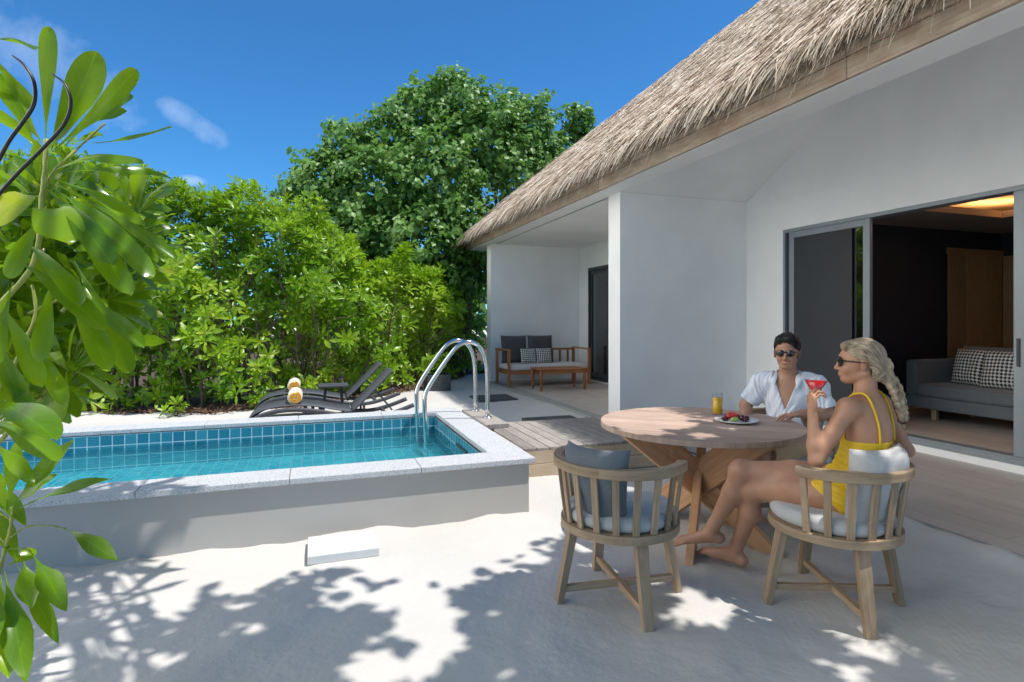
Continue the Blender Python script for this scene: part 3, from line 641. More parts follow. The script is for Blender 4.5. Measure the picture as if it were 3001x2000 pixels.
def strands():
    O = []; Dn = []; Ln = []; Wd = []; Dr = []
    sl = math.hypot(1, PITCH); dn = np.array([-1, 0, -PITCH]) / sl
    s = -.02
    while s < 9.5:
        ylim = 15.7 - s / sl
        dens = 84 if s < 2.5 else 50
        n = int((ylim - 0.6) * dens); y = RNG.uniform(.6, ylim, n); sd = s + RNG.uniform(-.08, .08, n)
        x = EX + sd / sl; z = EZ + .165 + PITCH * (x - EX) + RNG.uniform(-.015, .045, n)
        O.append(np.stack([x, y, z], 1)); d = np.tile(dn, (n, 1)) + RNG.normal(0, .16, (n, 3)) * [.4, 1.5, .35]; Dn.append(d)
        Ln.append(RNG.uniform(.28, .55, n) * (1 if s > .3 else .8)); Wd.append(RNG.uniform(.008, .019, n)); Dr.append(RNG.uniform(.02, .22, n) + (.18 if s < .25 else 0)); s += .115
    # hip end slope, seen on edge beyond the hip line
    dn2 = np.array([0, 1, -PITCH]) / sl; s = -.02
    while s < 9:
        n = int(2.2 * 40); a = RNG.uniform(0, 2.2, n); x = EX + s / sl + a; y = np.full(n, 15.7 - s / sl) + RNG.uniform(-.05, .05, n)
        O.append(np.stack([x, y, EZ + .17 + PITCH * (15.68 - y)], 1)); Dn.append(np.tile(dn2, (n, 1)) + RNG.normal(0, .16, (n, 3)) * [1.5, .4, .35])
        Ln.append(RNG.uniform(.3, .5, n)); Wd.append(RNG.uniform(.008, .018, n)); Dr.append(RNG.uniform(.02, .2, n)); s += .13
    O, Dn, Ln, Wd, Dr = map(np.concatenate, (O, Dn, Ln, Wd, Dr)); Dn /= np.linalg.norm(Dn, axis=1)[:, None]; n = len(O)
    # frayed underside fringe hanging at the eave
    m = 2600; yy = RNG.uniform(.6, 15.65, m); Of = np.stack([np.full(m, EX + .06) + RNG.uniform(-.03, .06, m), yy, EZ + RNG.uniform(.0, .15, m)], 1)
    Df = np.tile([-.75, 0, -.66], (m, 1)) + RNG.normal(0, .2, (m, 3)); Df /= np.linalg.norm(Df, axis=1)[:, None]
    O = np.concatenate([O, Of]); Dn = np.concatenate([Dn, Df]); Ln = np.concatenate([Ln, RNG.uniform(.1, .24, m)]); Wd = np.concatenate([Wd, RNG.uniform(.006, .012, m)]); Dr = np.concatenate([Dr, RNG.uniform(.1, .4, m)]); n += m
    up = np.array([-PITCH, 0, 1]) / sl; side = np.cross(Dn, up); side /= np.linalg.norm(side, axis=1)[:, None]
    tw = RNG.uniform(-.7, .7, n)[:, None]; side = side * np.cos(tw) + np.tile(up, (n, 1)) * np.sin(tw); S = 4; V = np.zeros((n, S, 2, 3))
    for k in range(S):
        t = k / (S - 1); c = O + Dn * (Ln * t)[:, None]; c[:, 2] -= Dr * Ln * t * t; w = (Wd * (1 - .75 * t))[:, None] * side; lift = np.tile(up, (n, 1)) * (.012 * math.sin(t * 3.1))
        V[:, k, 0] = c - w / 2 + lift; V[:, k, 1] = c + w / 2 + lift
    b = np.arange(n)[:, None] * (S * 2); F = np.concatenate([b + np.array([[2 * k, 2 * k + 1, 2 * k + 3, 2 * k + 2]]) for k in range(S - 1)])
    rn = np.clip(RNG.beta(2.6, 1.8, n), 0, 1) ; rn[RNG.random(n) < .12] *= .35; V = V.reshape(-1, 3) - np.array(vo)
    return arr_mesh('thatch', V, F, M['thatch'], rnd=np.tile(rn, S - 1), uv=V[:, :2], parent=villa, smooth=False)
strands()
# ---- sliding doors of the living room
def door_panel(name, y0, y1, x, glass, parent, z0=.19, z1=HEAD - .04, st=.085):
    f = MB(); vbox(f, (x, y0, z0), (x + .05, y0 + st, z1)); vbox(f, (x, y1 - st, z0), (x + .05, y1, z1)); vbox(f, (x + .001, y0 + st + .001, z1 - st), (x + .049, y1 - st - .001, z1)); vbox(f, (x + .001, y0 + st + .001, z0), (x + .049, y1 - st - .001, z0 + st))
    p = f.build(name, M['alu'], parent, bevel=.003)
    g = MB(); vface(g, [(x + .025, y0 + st, z0 + st), (x + .025, y1 - st, z0 + st), (x + .025, y1 - st, z1 - st), (x + .025, y0 + st, z1 - st)]); g.build('pane', glass, p); return p
mb = MB(); vbox(mb, (FX - .012, OY0, HEAD - .045), (FX + .16, OY1, HEAD)); vbox(mb, (FX - .012, OY1 - .035, .12), (FX + .16, OY1, HEAD - .046)); vbox(mb, (FX - .012, OY0, .12), (FX + .16, OY0 + .035, HEAD - .046))
vbox(mb, (FX - .012, OY0 + .036, .12), (FX + .02, OY1 - .036, .165)); vbox(mb, (FX + .021, OY0 + .036, .12), (FX + .16, OY1 - .036, .185)); mb.build('door_frame', M['alu'], villa, bevel=.002)
mb = MB(); vbox(mb, (FX - .008, OY1 - .075, .17), (FX + .012, OY1 - .036, HEAD - .048)); mb.build('door_seal', M['dark_alu'], villa)
p1 = door_panel('sliding_door', 4.87, 6.06, FX + .01, M['window_glass'], villa)
mb = MB(); vbox(mb, (FX + .012, 5.10, .28), (FX + .018, 5.972, HEAD - .128)); mb.build('blind', M['screen'], p1)
mb = MB(); vbox(mb, (FX - .004, 4.905, 1.02), (FX + .009, 4.925, 1.22)); mb.build('handle', M['dark_alu'], p1, bevel=.002)
p2 = door_panel('sliding_door', 1.95, 3.43, FX + .01, M['window_glass'], villa)
mb = MB(); vbox(mb, (FX - .004, 3.375, 1.02), (FX + .009, 3.40, 1.28)); mb.build('handle', M['dark_alu'], p2, bevel=.002)
p3 = door_panel('sliding_door', 3.40, 4.9, FX + .09, M['window_glass'], villa) if False else None
# far bay door
mb = MB(); vbox(mb, (FX - .01, 10.2, .05), (FX + .1, 10.26, 2.66)); vbox(mb, (FX - .01, 11.94, .05), (FX + .1, 12.0, 2.66)); vbox(mb, (FX - .01, 10.261, 2.59), (FX + .1, 11.939, 2.66)); vbox(mb, (FX - .01, 10.261, .07), (FX + .1, 11.939, .13)); mb.build('door_frame', M['dark_alu'], villa)
p4 = MB(); vbox(p4, (FX + .02, 11.1, .14), (FX + .06, 11.16, 2.58)); vbox(p4, (FX + .02, 11.86, .14), (FX + .06, 11.93, 2.58)); vbox(p4, (FX + .02, 11.161, 2.5), (FX + .06, 11.859, 2.58)); vbox(p4, (FX + .02, 11.161, .14), (FX + .06, 11.859, .24)); p4 = p4.build('sliding_door', M['dark_alu'], villa)
g = MB(); vface(g, [(FX + .04, 10.26, .14), (FX + .04, 11.93, .14), (FX + .04, 11.93, 2.58), (FX + .04, 10.26, 2.58)]); g.build('pane', M['window_glass'], p4)
mb = MB(); vbox(mb, (FX + .21, 9.9, 0), (FX + .25, 12.3, 2.9)); mb.build('blind', M['screen'], villa)
# ---- living room shell
mb = MB(); vface(mb, [(FX + .16, -1, .17), (10.2, -1, .17), (10.2, 5.9, .17), (FX + .16, 5.9, .17)]); mb.build('room_floor', M['floor'], villa)
mb = MB(); vbox(mb, (FX + .2, 5.9, .0), (10.4, 6.0, 3.1)); vbox(mb, (10.2, -1, .0), (10.4, 5.9, 3.1)); vbox(mb, (FX + .2, -1.1, 0), (10.4, -1, 3.1)); mb.build('room_wall', M['navy'], villa)
mb = MB(); CZ = 2.8
for (a, b) in (((FX + .2, 4.95), (10.2, 5.9)), ((FX + .2, -1), (10.2, .6)), ((8.6, .6), (10.2, 4.95)), ((FX + .2, .6), (6.7, 4.95))): vbox(mb, (a[0], a[1], CZ), (b[0], b[1], CZ + .03))
vbox(mb, (6.7, 4.95, CZ + .031), (8.62, 4.965, CZ + .085)); vbox(mb, (8.6, .6, CZ + .031), (8.615, 4.949, CZ + .085)); vbox(mb, (FX + .2, -1, CZ + .22), (10.2, 5.9, CZ + .25)); mb.build('room_ceiling', M['int_ceiling'], villa)
mb = MB(); vbox(mb, (6.72, 5.06, CZ + .035), (8.72, 5.12, CZ + .05)); vbox(mb, (8.70, .6, CZ + .035), (8.76, 5.05, CZ + .05)); mb.build('cove_light', M['cove'], villa)

# ================================================================== PLANTS
def leaf_batch(O, Dn, N, Ln, Wd, curl, rnd, st=5, prof='obovate', fold=.18, wave=0.):
    """numpy arrays of leaves -> V, F, uv, rnd; Dn leaf direction, N upper-face normal"""
    n = len(O); Dn = Dn / np.linalg.norm(Dn, axis=1)[:, None]; S = np.cross(N, Dn); S /= (np.linalg.norm(S, axis=1)[:, None] + 1e-9); N = np.cross(Dn, S)
    s = np.linspace(0, 1, st + 1)
    if st > 8: s = np.sin(s * np.pi / 2) ** .85
    if prof == 'obovate': w = np.interp(s, [0, .15, .4, .65, .8, .9, .96, .99, 1], [.06, .12, .52, .90, 1.0, .88, .62, .34, .02]) if st > 8 else np.interp(s, [0, .15, .4, .65, .85, .96, 1], [.06, .12, .55, .92, 1.0, .6, .22])
    elif prof == 'blade': w = np.interp(s, [0, .2, .4, .6, .8, .95, 1], [.04, .1, .55, 1, .72, .25, .01])
    elif prof == 'lance': w = np.interp(s, [0, .12, .3, .55, .8, 1], [.06, .15, .6, 1, .75, .03])
    else: w = np.interp(s, [0, .12, .35, .7, 1], [.35, .85, 1, .7, .05])
    V = np.zeros((n, st + 1, 3, 3)); c = np.where(np.abs(curl) < 1e-3, 1e-3, curl)
    for k, sk in enumerate(s):
        a = c * sk; ctr = O + Dn * (Ln * np.sin(a) / c)[:, None] - N * (Ln * (1 - np.cos(a)) / c)[:, None]
        nn = N * np.cos(a)[:, None] + Dn * np.sin(a)[:, None]; ww = (Wd * w[k] / 2)[:, None]
        wv = (Wd * wave * math.sin(min(1, sk * 3) * math.pi / 2) * np.sin(sk * 11 + rnd * 40))[:, None]; wv2 = (Wd * wave * math.sin(min(1, sk * 3) * math.pi / 2) * np.sin(sk * 9 + rnd * 77))[:, None]
        V[:, k, 1] = ctr; V[:, k, 0] = ctr - S * ww + nn * (ww * fold + wv); V[:, k, 2] = ctr + S * ww + nn * (ww * fold + wv2)
    b = np.arange(n)[:, None] * ((st + 1) * 3); q = np.array([[3 * k + j, 3 * k + j + 1, 3 * k + j + 4, 3 * k + j + 3] for k in range(st) for j in (0, 1)])
    F = (b[:, :, None] + q[None]).reshape(-1, 4); uv = np.tile(np.array([[sk, j / 2] for sk in s for j in range(3)]), (n, 1)); return V.reshape(-1, 3), F, uv, np.repeat(rnd, len(q))
def merge(parts):
    Vs, Fs, U, R = [], [], [], []; o = 0
    for v, f, u, r in parts: Vs.append(v); Fs.append(f + o); U.append(u); R.append(r); o += len(v)
    return np.concatenate(Vs), np.concatenate(Fs), np.concatenate(U), np.concatenate(R)
def rosettes(C, A, size, nl, wr=.36, rnd_base=None, droop=.5, st=4, spread=(0.15, 1.45)):
    """C centres (m,3), A axis directions (m,3), size (m,)"""
    m = len(C); A = A / np.linalg.norm(A, axis=1)[:, None]; ref = np.where(np.abs(A[:, 2:3]) > .9, [[1, 0, 0]], [[0, 0, 1]]); B = np.cross(ref, A); B /= np.linalg.norm(B, axis=1)[:, None]; Q = np.cross(A, B)
    base = RNG.uniform(0, 6.28, m); O = []; D = []; N = []; Lr = []; W = []; cu = []; R = []
    for i in range(nl):
        f = (i + .5) / nl; th = base + i * 2.39996 + RNG.normal(0, .15, m); el = spread[0] + (spread[1] - spread[0]) * f + RNG.normal(0, .12, m)   # angle from the axis
        rad = B * np.cos(th)[:, None] + Q * np.sin(th)[:, None]; d = A * np.cos(el)[:, None] + rad * np.sin(el)[:, None]; nn = A * np.sin(el)[:, None] - rad * np.cos(el)[:, None]
        O.append(C + rad * (.03 * size)[:, None] - A * (size * f * .25)[:, None]); D.append(d); N.append(nn); l = size * (.55 + .5 * f) * RNG.uniform(.85, 1.1, m); Lr.append(l); W.append(l * wr * RNG.uniform(.85, 1.1, m))
        cu.append(droop * (.3 + f) * RNG.uniform(.4, 1.3, m)); R.append(np.clip((rnd_base if rnd_base is not None else .5) + RNG.normal(0, .16, m) + .15 * (1 - f), 0, .97))
    O, D, N, Lr, W, cu, R = map(np.concatenate, (O, D, N, Lr, W, cu, R)); yl = RNG.random(len(R)) < .012; R[yl] = 1.0
    return leaf_batch(O, D, N, Lr, W, cu, R, st=st)
def branch_mb(mb, p0, p1, r0, r1, seg=6, wob=.08, n=6):
    p0, p1 = Vector(p0), Vector(p1); ln = (p1 - p0).length; pts = []; rs = []
    for i in range(n + 1):
        t = i / n; w = math.sin(t * math.pi) * wob * ln; pts.append(p0.lerp(p1, t) + Vector((random.uniform(-w, w), random.uniform(-w, w), random.uniform(-w, w) * .6))); rs.append(r0 + (r1 - r0) * t)
    mb.tube(pts, rs, seg, caps=False); return pts
# ---- hedge of sea lettuce behind the pool
HX = [-14, -7, -4.1, -2.7, -1.2, 0, 1.4, 2.6, 3.5, 4.2]; HY = [13.5, 11.6, 11.2, 10.6, 10.15, 10.5, 11.4, 12.9, 14.2, 15.5]
TX = [-13, -4, -2.4, -1.6, -.6, .1, .5, 1.2, 2.6, 3.6, 4.2]; TZ = [4.3, 4.3, 3.85, 3.65, 3.6, 3.5, 3.1, 2.75, 2.75, 3.0, 3.1]
def hedge():
    hd = empty('hedge', (-2, 11.5, 0)); tag(hd, 'tall bright green sea lettuce hedge behind the sun loungers', 'hedge'); ho = np.array([-2, 11.5, 0]); parts = []
    for layer, (n, dy) in enumerate(((2100, 0.), (2000, .35), (1700, .8), (1500, 1.3))):
        x = RNG.uniform(-13, 4.0, n); top = np.interp(x, TX, TZ) + .16 * np.sin(x * 4.3) + .1 * np.sin(x * 11); z = .12 + (top - .12) * RNG.random(n) ** (.82)
        bul = .28 * np.sin(x * 2.6 + z * 1.9) + .2 * np.sin(x * 5.7 - z * 4.1) + .12 * np.sin(z * 8.3 + x * 3)
        y = np.interp(x, HX, HY) + bul + dy + .10 * z - .35 * np.exp(-((z - 1.9) / .9) ** 2) + .5 * np.clip(z - (top - .5), 0, 1) + RNG.normal(0, .08, n)
        low = (z < 1.5) & (RNG.random(n) < .35 - .14 * layer) & (np.sin(x * 3.7 + 1) > -.2); keep = ~low; x, y, z, top = x[keep], y[keep], z[keep], top[keep]; m = len(x)
        tfrac = np.clip((z - top + 1.2) / 1.2, 0, 1); A = np.stack([RNG.normal(0, .45, m), -1.0 + .9 * tfrac + RNG.normal(0, .25, m), .55 + 1.1 * tfrac + RNG.normal(0, .25, m)], 1)
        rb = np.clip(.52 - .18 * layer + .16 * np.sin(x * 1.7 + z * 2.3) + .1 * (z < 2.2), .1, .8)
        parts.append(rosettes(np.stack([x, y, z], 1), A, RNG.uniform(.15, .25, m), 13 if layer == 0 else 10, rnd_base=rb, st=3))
    # crown top depth
    n = 1500; x = RNG.uniform(-13, 1.0, n); y = np.interp(x, HX, HY) + RNG.uniform(.4, 2.4, n); z = np.interp(x, TX, TZ) + RNG.uniform(-.45, .1, n) + .12 * np.sin(x * 5 + y * 3)
    parts.append(rosettes(np.stack([x, y, z], 1), np.stack([RNG.normal(0, .3, n), RNG.normal(-.2, .3, n), np.ones(n)], 1), RNG.uniform(.15, .22, n), 11, rnd_base=.4, st=3))
    V, F, U, R = merge(parts); arr_mesh('foliage', V - ho, F, M['leaf_hedge'], rnd=R, uv=U, parent=hd)
    mb = MB()
    for _ in range(230):
        x = random.uniform(-12, 3.8); y = float(np.interp(x, HX, HY)) + random.uniform(.2, .9); h = float(np.interp(x, TX, TZ)) * random.uniform(.45, .9)
        p = Vector((x, y, 0)) - Vector(ho); q = p + Vector((random.uniform(-.7, .7), random.uniform(-.6, .1), h)); pts = branch_mb(mb, p, q, random.uniform(.014, .03), .006, 5, .06)
        for k in (2, 3, 4): branch_mb(mb, pts[k], pts[k] + Vector((random.uniform(-.5, .5), random.uniform(-.6, 0), random.uniform(.1, .6))), .009, .004, 4, .08, 3)
    mb.build('stems', M['bark'], hd)
hedge()
# soil and leaf litter under the hedge
mb = MB(); N_ = 90; pts = []
for i in range(N_ + 1):
    x = -14 + 28 * i / N_; y = float(np.interp(x, HX, HY)) - .25 + .10 * math.sin(x * 5.1) + .06 * math.sin(x * 13.3); pts.append((x, y))
for (a, b) in zip(pts[:-1], pts[1:]): mb.face([(a[0], a[1], .022), (b[0], b[1], .022), (b[0], b[1] + 45, .03), (a[0], a[1] + 45, .03)])
tag(mb.build('soil_bed', M['soil']), kind='structure')
n = 5200; x = RNG.uniform(-8.5, 4, n); y = np.interp(x, HX, HY) - .42 + np.abs(RNG.normal(0, .4, n)) + .1 * np.sin(x * 5.1); th = RNG.uniform(0, 6.28, n)
V, F, U, R = leaf_batch(np.stack([x, y, RNG.uniform(.02, .05, n)], 1), np.stack([np.cos(th), np.sin(th), RNG.normal(0, .25, n)], 1), np.stack([RNG.normal(0, .4, n), RNG.normal(0, .4, n), np.ones(n)], 1), RNG.uniform(.04, .10, n), RNG.uniform(.02, .04, n), RNG.uniform(-1.5, 1.5, n), np.zeros(n), st=2, prof='lance')
tag(arr_mesh('leaf_litter', V, F, M['leaf_dead'], rnd=R, uv=U), kind='stuff')
# far woodland beyond the garden
n = 2600; xf = RNG.uniform(-60, 45, n); yf = RNG.uniform(27, 31, n); V, F, U, R = leaf_batch(np.stack([xf, yf, RNG.uniform(0, 1, n) * (4.2 + .5 * np.sin(xf * .7))], 1), RNG.normal(0, 1, (n, 3)), RNG.normal(0, .5, (n, 3)) + [0, -.5, .8], RNG.uniform(.9, 1.4, n), RNG.uniform(.5, .9, n), RNG.uniform(0, .8, n), RNG.uniform(.1, .6, n), st=3, prof='heart')
tag(arr_mesh('woodland', V, F, M['leaf_tree'], rnd=R, uv=U), kind='stuff')
# small young plants in front of the hedge
for i, (x, y, s, lab) in enumerate([(-3.55, 10.75, .30, 'spiky bright green rosette plant at the left end of the sand strip'), (-2.95, 10.5, .22, 'low leafy seedling on the sand beside the spiky rosette plant'), (-1.95, 9.85, .20, 'small young sea lettuce plant growing out of the leaf litter left of the loungers')]):
    t = empty('young_shrub', (x, y, 0)); tag(t, lab, 'shrub', 'young plants at the foot of the hedge'); k = 4
    C = np.array([[0, 0, s * .9]] + [[random.uniform(-.25, .25), random.uniform(-.2, .2), s * random.uniform(.3, .8)] for _ in range(k)]); A = np.array([[0, -.3, 1.]] + [[random.uniform(-1, 1), random.uniform(-1, .2), .8] for _ in range(k)])
    V, F, U, R = rosettes(C, A, np.array([s] + [s * .6] * k), 13, rnd_base=.62, st=4); arr_mesh('foliage', V, F, M['leaf_hedge'], rnd=R, uv=U, parent=t)
    mb = MB()
    for c in C: branch_mb(mb, (0, 0, -.02), c, .008, .005, 5, .05, 4)
    mb.build('stems', M['bark'], t)
# grey-stemmed dry bush at the left end of the sand strip
t = empty('dry_bush', (-3.9, 9.3, 0)); tag(t, 'sparse twiggy bush with tiny leaves at the left edge of the sand', 'bush'); mb = MB(); tips = []
for _ in range(46):
    a = random.uniform(0, 6.28); l = random.uniform(.4, .95); q = Vector((math.cos(a) * l * .9, math.sin(a) * l * .5, l * random.uniform(.25, 1))); pts = branch_mb(mb, (0, 0, -.02), q, .006, .002, 4, .07, 6); tips += pts[2:]
mb.build('stems', M['bark'], t); T = np.array([list(p) for p in tips for _ in range(6)]) + RNG.normal(0, .045, (len(tips) * 6, 3)); m = len(T)
V, F, U, R = leaf_batch(T, RNG.normal(0, 1, (m, 3)), RNG.normal(0, 1, (m, 3)) + [0, 0, 1.5], RNG.uniform(.02, .04, m), RNG.uniform(.008, .014, m), np.zeros(m), RNG.uniform(0, .6, m), st=2, prof='lance'); arr_mesh('foliage', V, F, M['leaf_tree'], rnd=R, uv=U, parent=t)
# ---- broad tree beyond the hedge
D_ = 3001 / 2353.
def att(u, v, t): a = pix(u * D_, v * D_); return Vector((a[0] * t, a[1] * t, 1.45 + a[2] * t))
def big_tree():
    base = Vector((2.9, 17.3, 0)); tr = empty('sea_hibiscus_tree', base); tag(tr, 'broad leafy tree with dark branches towering over the hedge beside the thatched roof', 'tree')
    clumps = [(1035, 250, 95, 16.5), (960, 262, 70, 16), (905, 320, 80, 15.6), (1195, 300, 88, 16.8), (1325, 285, 44, 17.5), (1335, 330, 40, 17.5), (1110, 330, 110, 16.2), (790, 335, 58, 15.2), (745, 420, 78, 15), (690, 440, 48, 15), (860, 440, 120, 15), (1000, 420, 120, 15.2), (1180, 395, 95, 16), (820, 545, 105, 14.6), (960, 560, 115, 14.6), (1080, 510, 95, 15), (1260, 370, 66, 16.5), (720, 535, 72, 14.6), (900, 650, 80, 14.6), (1040, 640, 70, 15), (1230, 450, 60, 16.5), (1120, 610, 60, 15.5), (1000, 720, 70, 15), (780, 620, 70, 14.6)]
    O = []; Nn = []; C0 = []
    for (u, v, r, t) in clumps:
        c = np.array(att(u, v, t)); R = r * D_ * t / 1667; sparse = u > 1040 and v > 380
        R *= .93; m = int(430 * R * R * (.42 if sparse else 1)); d = RNG.normal(0, 1, (m, 3)); d /= np.linalg.norm(d, axis=1)[:, None]; back = d[:, 1] > .5; d[back, 1] *= -1
        lump = 1 + .34 * np.sin(d[:, 0] * 7 + u) * np.sin(d[:, 2] * 8 + v) + .1 * np.sin(d[:, 0] * 17 + d[:, 2] * 13); rr = R * lump * RNG.uniform(.72, 1.06, m)
        O.append(c + d * rr[:, None] * [1, 1, .92]); Nn.append(d); C0.append(c)
    O = np.concatenate(O); Nn = np.concatenate(Nn); m = len(O)
    # a leaf cluster (5 leaves) at each point
    k = 5; OO = np.repeat(O, k, 0) + RNG.normal(0, .07, (m * k, 3)); NN = np.repeat(Nn, k, 0) * 1.0 + RNG.normal(0, .55, (m * k, 3)) + [0, 0, .75]; DD = np.cross(NN, RNG.normal(0, 1, (m * k, 3))) + [0, 0, -.5]
    rn = np.clip(np.repeat(.45 + .25 * np.sin(O[:, 0] * 2.1 + O[:, 2] * 2.9), k) + RNG.normal(0, .22, m * k), 0, .97); sz = RNG.uniform(.11, .185, m * k)
    V, F, U, R = leaf_batch(OO, DD, NN, sz, sz * .95, RNG.uniform(0, .8, m * k), rn, st=2, prof='heart', fold=.25); arr_mesh('crown', V - np.array(base), F, M['leaf_tree'], rnd=R, uv=U, parent=tr)
    mb = MB(); trunks = []
    for dx, dy in ((-.5, -.4), (0, 0), (.35, .2), (-.9, .1), (.7, -.3)):
        p = Vector((dx, dy, -.1)); q = Vector((dx * 2.2 + random.uniform(-.3, .3), dy, 3.2)); trunks.append(branch_mb(mb, p, q, .16, .11, 9, .05, 7)[-1])
    for i, c in enumerate(C0):
        c = Vector(c) - base; s = min(trunks, key=lambda q: (q - c).length); pts = branch_mb(mb, s, c, .075, .028, 6, .07, 7)
        for _ in range(5):
            a = pts[random.randint(3, 7)]; branch_mb(mb, a, a + Vector((random.uniform(-.9, .9), random.uniform(-1, .4), random.uniform(-.2, 1))), .018, .006, 4, .08, 4)
    mb.build('trunk', M['bark'], tr)
big_tree()
# ---- undergrowth shrub between hedge and villa (darker, shaded)
t = empty('dark_shrub', (3.3, 14.6, 0)); tag(t, 'dark green shaded shrub with bare brown stems beside the villa end wall', 'shrub'); n = 1000
C = np.stack([RNG.uniform(-1.3, .95, n), RNG.uniform(-.6, 1.6, n), RNG.uniform(.15, 3.1, n)], 1); A = np.stack([RNG.normal(0, .5, n), RNG.normal(-.7, .4, n), RNG.normal(.7, .3, n)], 1)
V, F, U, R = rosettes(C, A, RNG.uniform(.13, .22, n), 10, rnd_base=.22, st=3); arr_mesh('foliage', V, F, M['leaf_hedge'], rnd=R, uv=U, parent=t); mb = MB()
for _ in range(26): p = Vector((random.uniform(-.8, .7), random.uniform(-.5, .7), 0)); branch_mb(mb, p, p + Vector((random.uniform(-.5, .7), random.uniform(-.4, .4), random.uniform(1.6, 3.2))), .035, .01, 6, .06)
mb.build('stems', M['bark'], t)
# ---- planter
mb = MB(); w, d, h = .24, .24, .34
for (lo, hi) in (((-w, -d, 0), (w, -d + .03, h)), ((-w, d - .03, 0), (w, d, h)), ((-w, -d + .031, 0), (-w + .03, d - .031, h)), ((w - .03, -d + .031, 0), (w, d - .031, h))): mb.box(lo, hi)
t = empty('planter', (2.42, 11.6, -.01)); tag(t, 'square dark grey planter box at the back of the sand', 'planter'); mb.build('box', M['slate'], t, bevel=.005)
mb = MB(); mb.box((-w + .031, -d + .031, .2), (w - .031, d - .031, .3)); mb.build('earth', M['soil'], t)
C = np.stack([RNG.uniform(-.2, .2, 14), RNG.uniform(-.2, .2, 14), RNG.uniform(.38, .75, 14)], 1); V, F, U, R = rosettes(C, C - [0, 0, .1] + RNG.normal(0, .15, (14, 3)), np.full(14, .16), 11, rnd_base=.5, st=3); arr_mesh('plant', V, F, M['leaf_hedge'], rnd=R, uv=U, parent=t)
# ---- tree overhead behind the viewer, whose crown shades the sand
SX, SY = SUNV.x / SUNV.z, SUNV.y / SUNV.z
POLY = [(-.62, 2.2), (-.8, 2.6), (-0.907, 2.744), (-0.819, 2.817), (-0.729, 2.918), (-0.839, 3.197), (-0.693, 3.099), (-0.613, 3.216), (-0.595, 3.428), (-0.471, 3.475), (-0.337, 3.367), (-0.115, 3.381), (-0.025, 3.464), (0.108, 3.4), (0.138, 3.171), (0.26, 3.099), (0.362, 3.093), (0.489, 2.908), (0.537, 2.763), (0.632, 2.858), (0.691, 3.007), (0.79, 3.128), (0.971, 3.149), (1.139, 3.107), (1.325, 3.303), (1.589, 3.513), (1.55, 3.25), (1.9, 3.35), (2.3, 3.55), (3.1, 3.7), (3.7, 2.6), (3.7, 0.4), (-0.5, 0.4)]
HOLES = [(1.83, 2.40, .10), (1.84, 2.29, .10), (1.68, 2.35, .08), (2.02, 2.33, .06), (2.34, 2.13, .07), (2.45, 2.03, .10), (2.38, 1.93, .08), (2.28, 2.08, .06), (2.56, 1.9, .07), (2.5, 1.8, .05), (2.1, 2.2, .05), (2.5, 1.66, .07), (2.3, 1.82, .05), (2.09, 1.76, .06), (2.2, 1.35, .08), (2.05, 3.45, .16), (1.75, 3.3, .14), (2.3, 3.15, .05), (2.0, 3.05, .06), (2.45, 3.4, .06), (1.75, 2.75, .06), (1.55, 2.95, .06), (2.25, 2.5, .05), (2.35, 2.4, .04), (1.9, 2.55, .05), (0.476, 2.835, 0.055), (0.507, 2.611, 0.06), (0.536, 2.475, 0.06), (0.43, 2.435, 0.06), (0.573, 2.702, 0.06), (0.626, 2.57, 0.04), (0.284, 2.43, 0.055), (0.365, 2.42, 0.05), (0.201, 2.39, 0.055), (0.157, 2.475, 0.05), (0.245, 2.341, 0.06), (0.346, 2.668, 0.05), (0.243, 2.639, 0.035), (0.073, 3.054, 0.045), (0.39, 2.916, 0.05), (0.325, 2.993, 0.045), (-0.33, 2.972, 0.04), (-0.247, 2.886, 0.035), (-0.564, 2.764, 0.03), (-0.738, 2.882, 0.045), (-0.653, 2.759, 0.05), (-0.8, 3.047, 0.05), (-0.32, 3.192, 0.04), (-0.458, 3.38, 0.045), (-0.794, 3.181, 0.04), (1.077, 2.65, 0.04), (0.788, 3.065, 0.05), (1.298, 3.196, 0.05), (0.486, 3.049, 0.05), (0.217, 3.031, 0.04), (-0.729, 3.257, 0.03), (0.668, 2.742, 0.045), (0.431, 2.326, 0.03)]
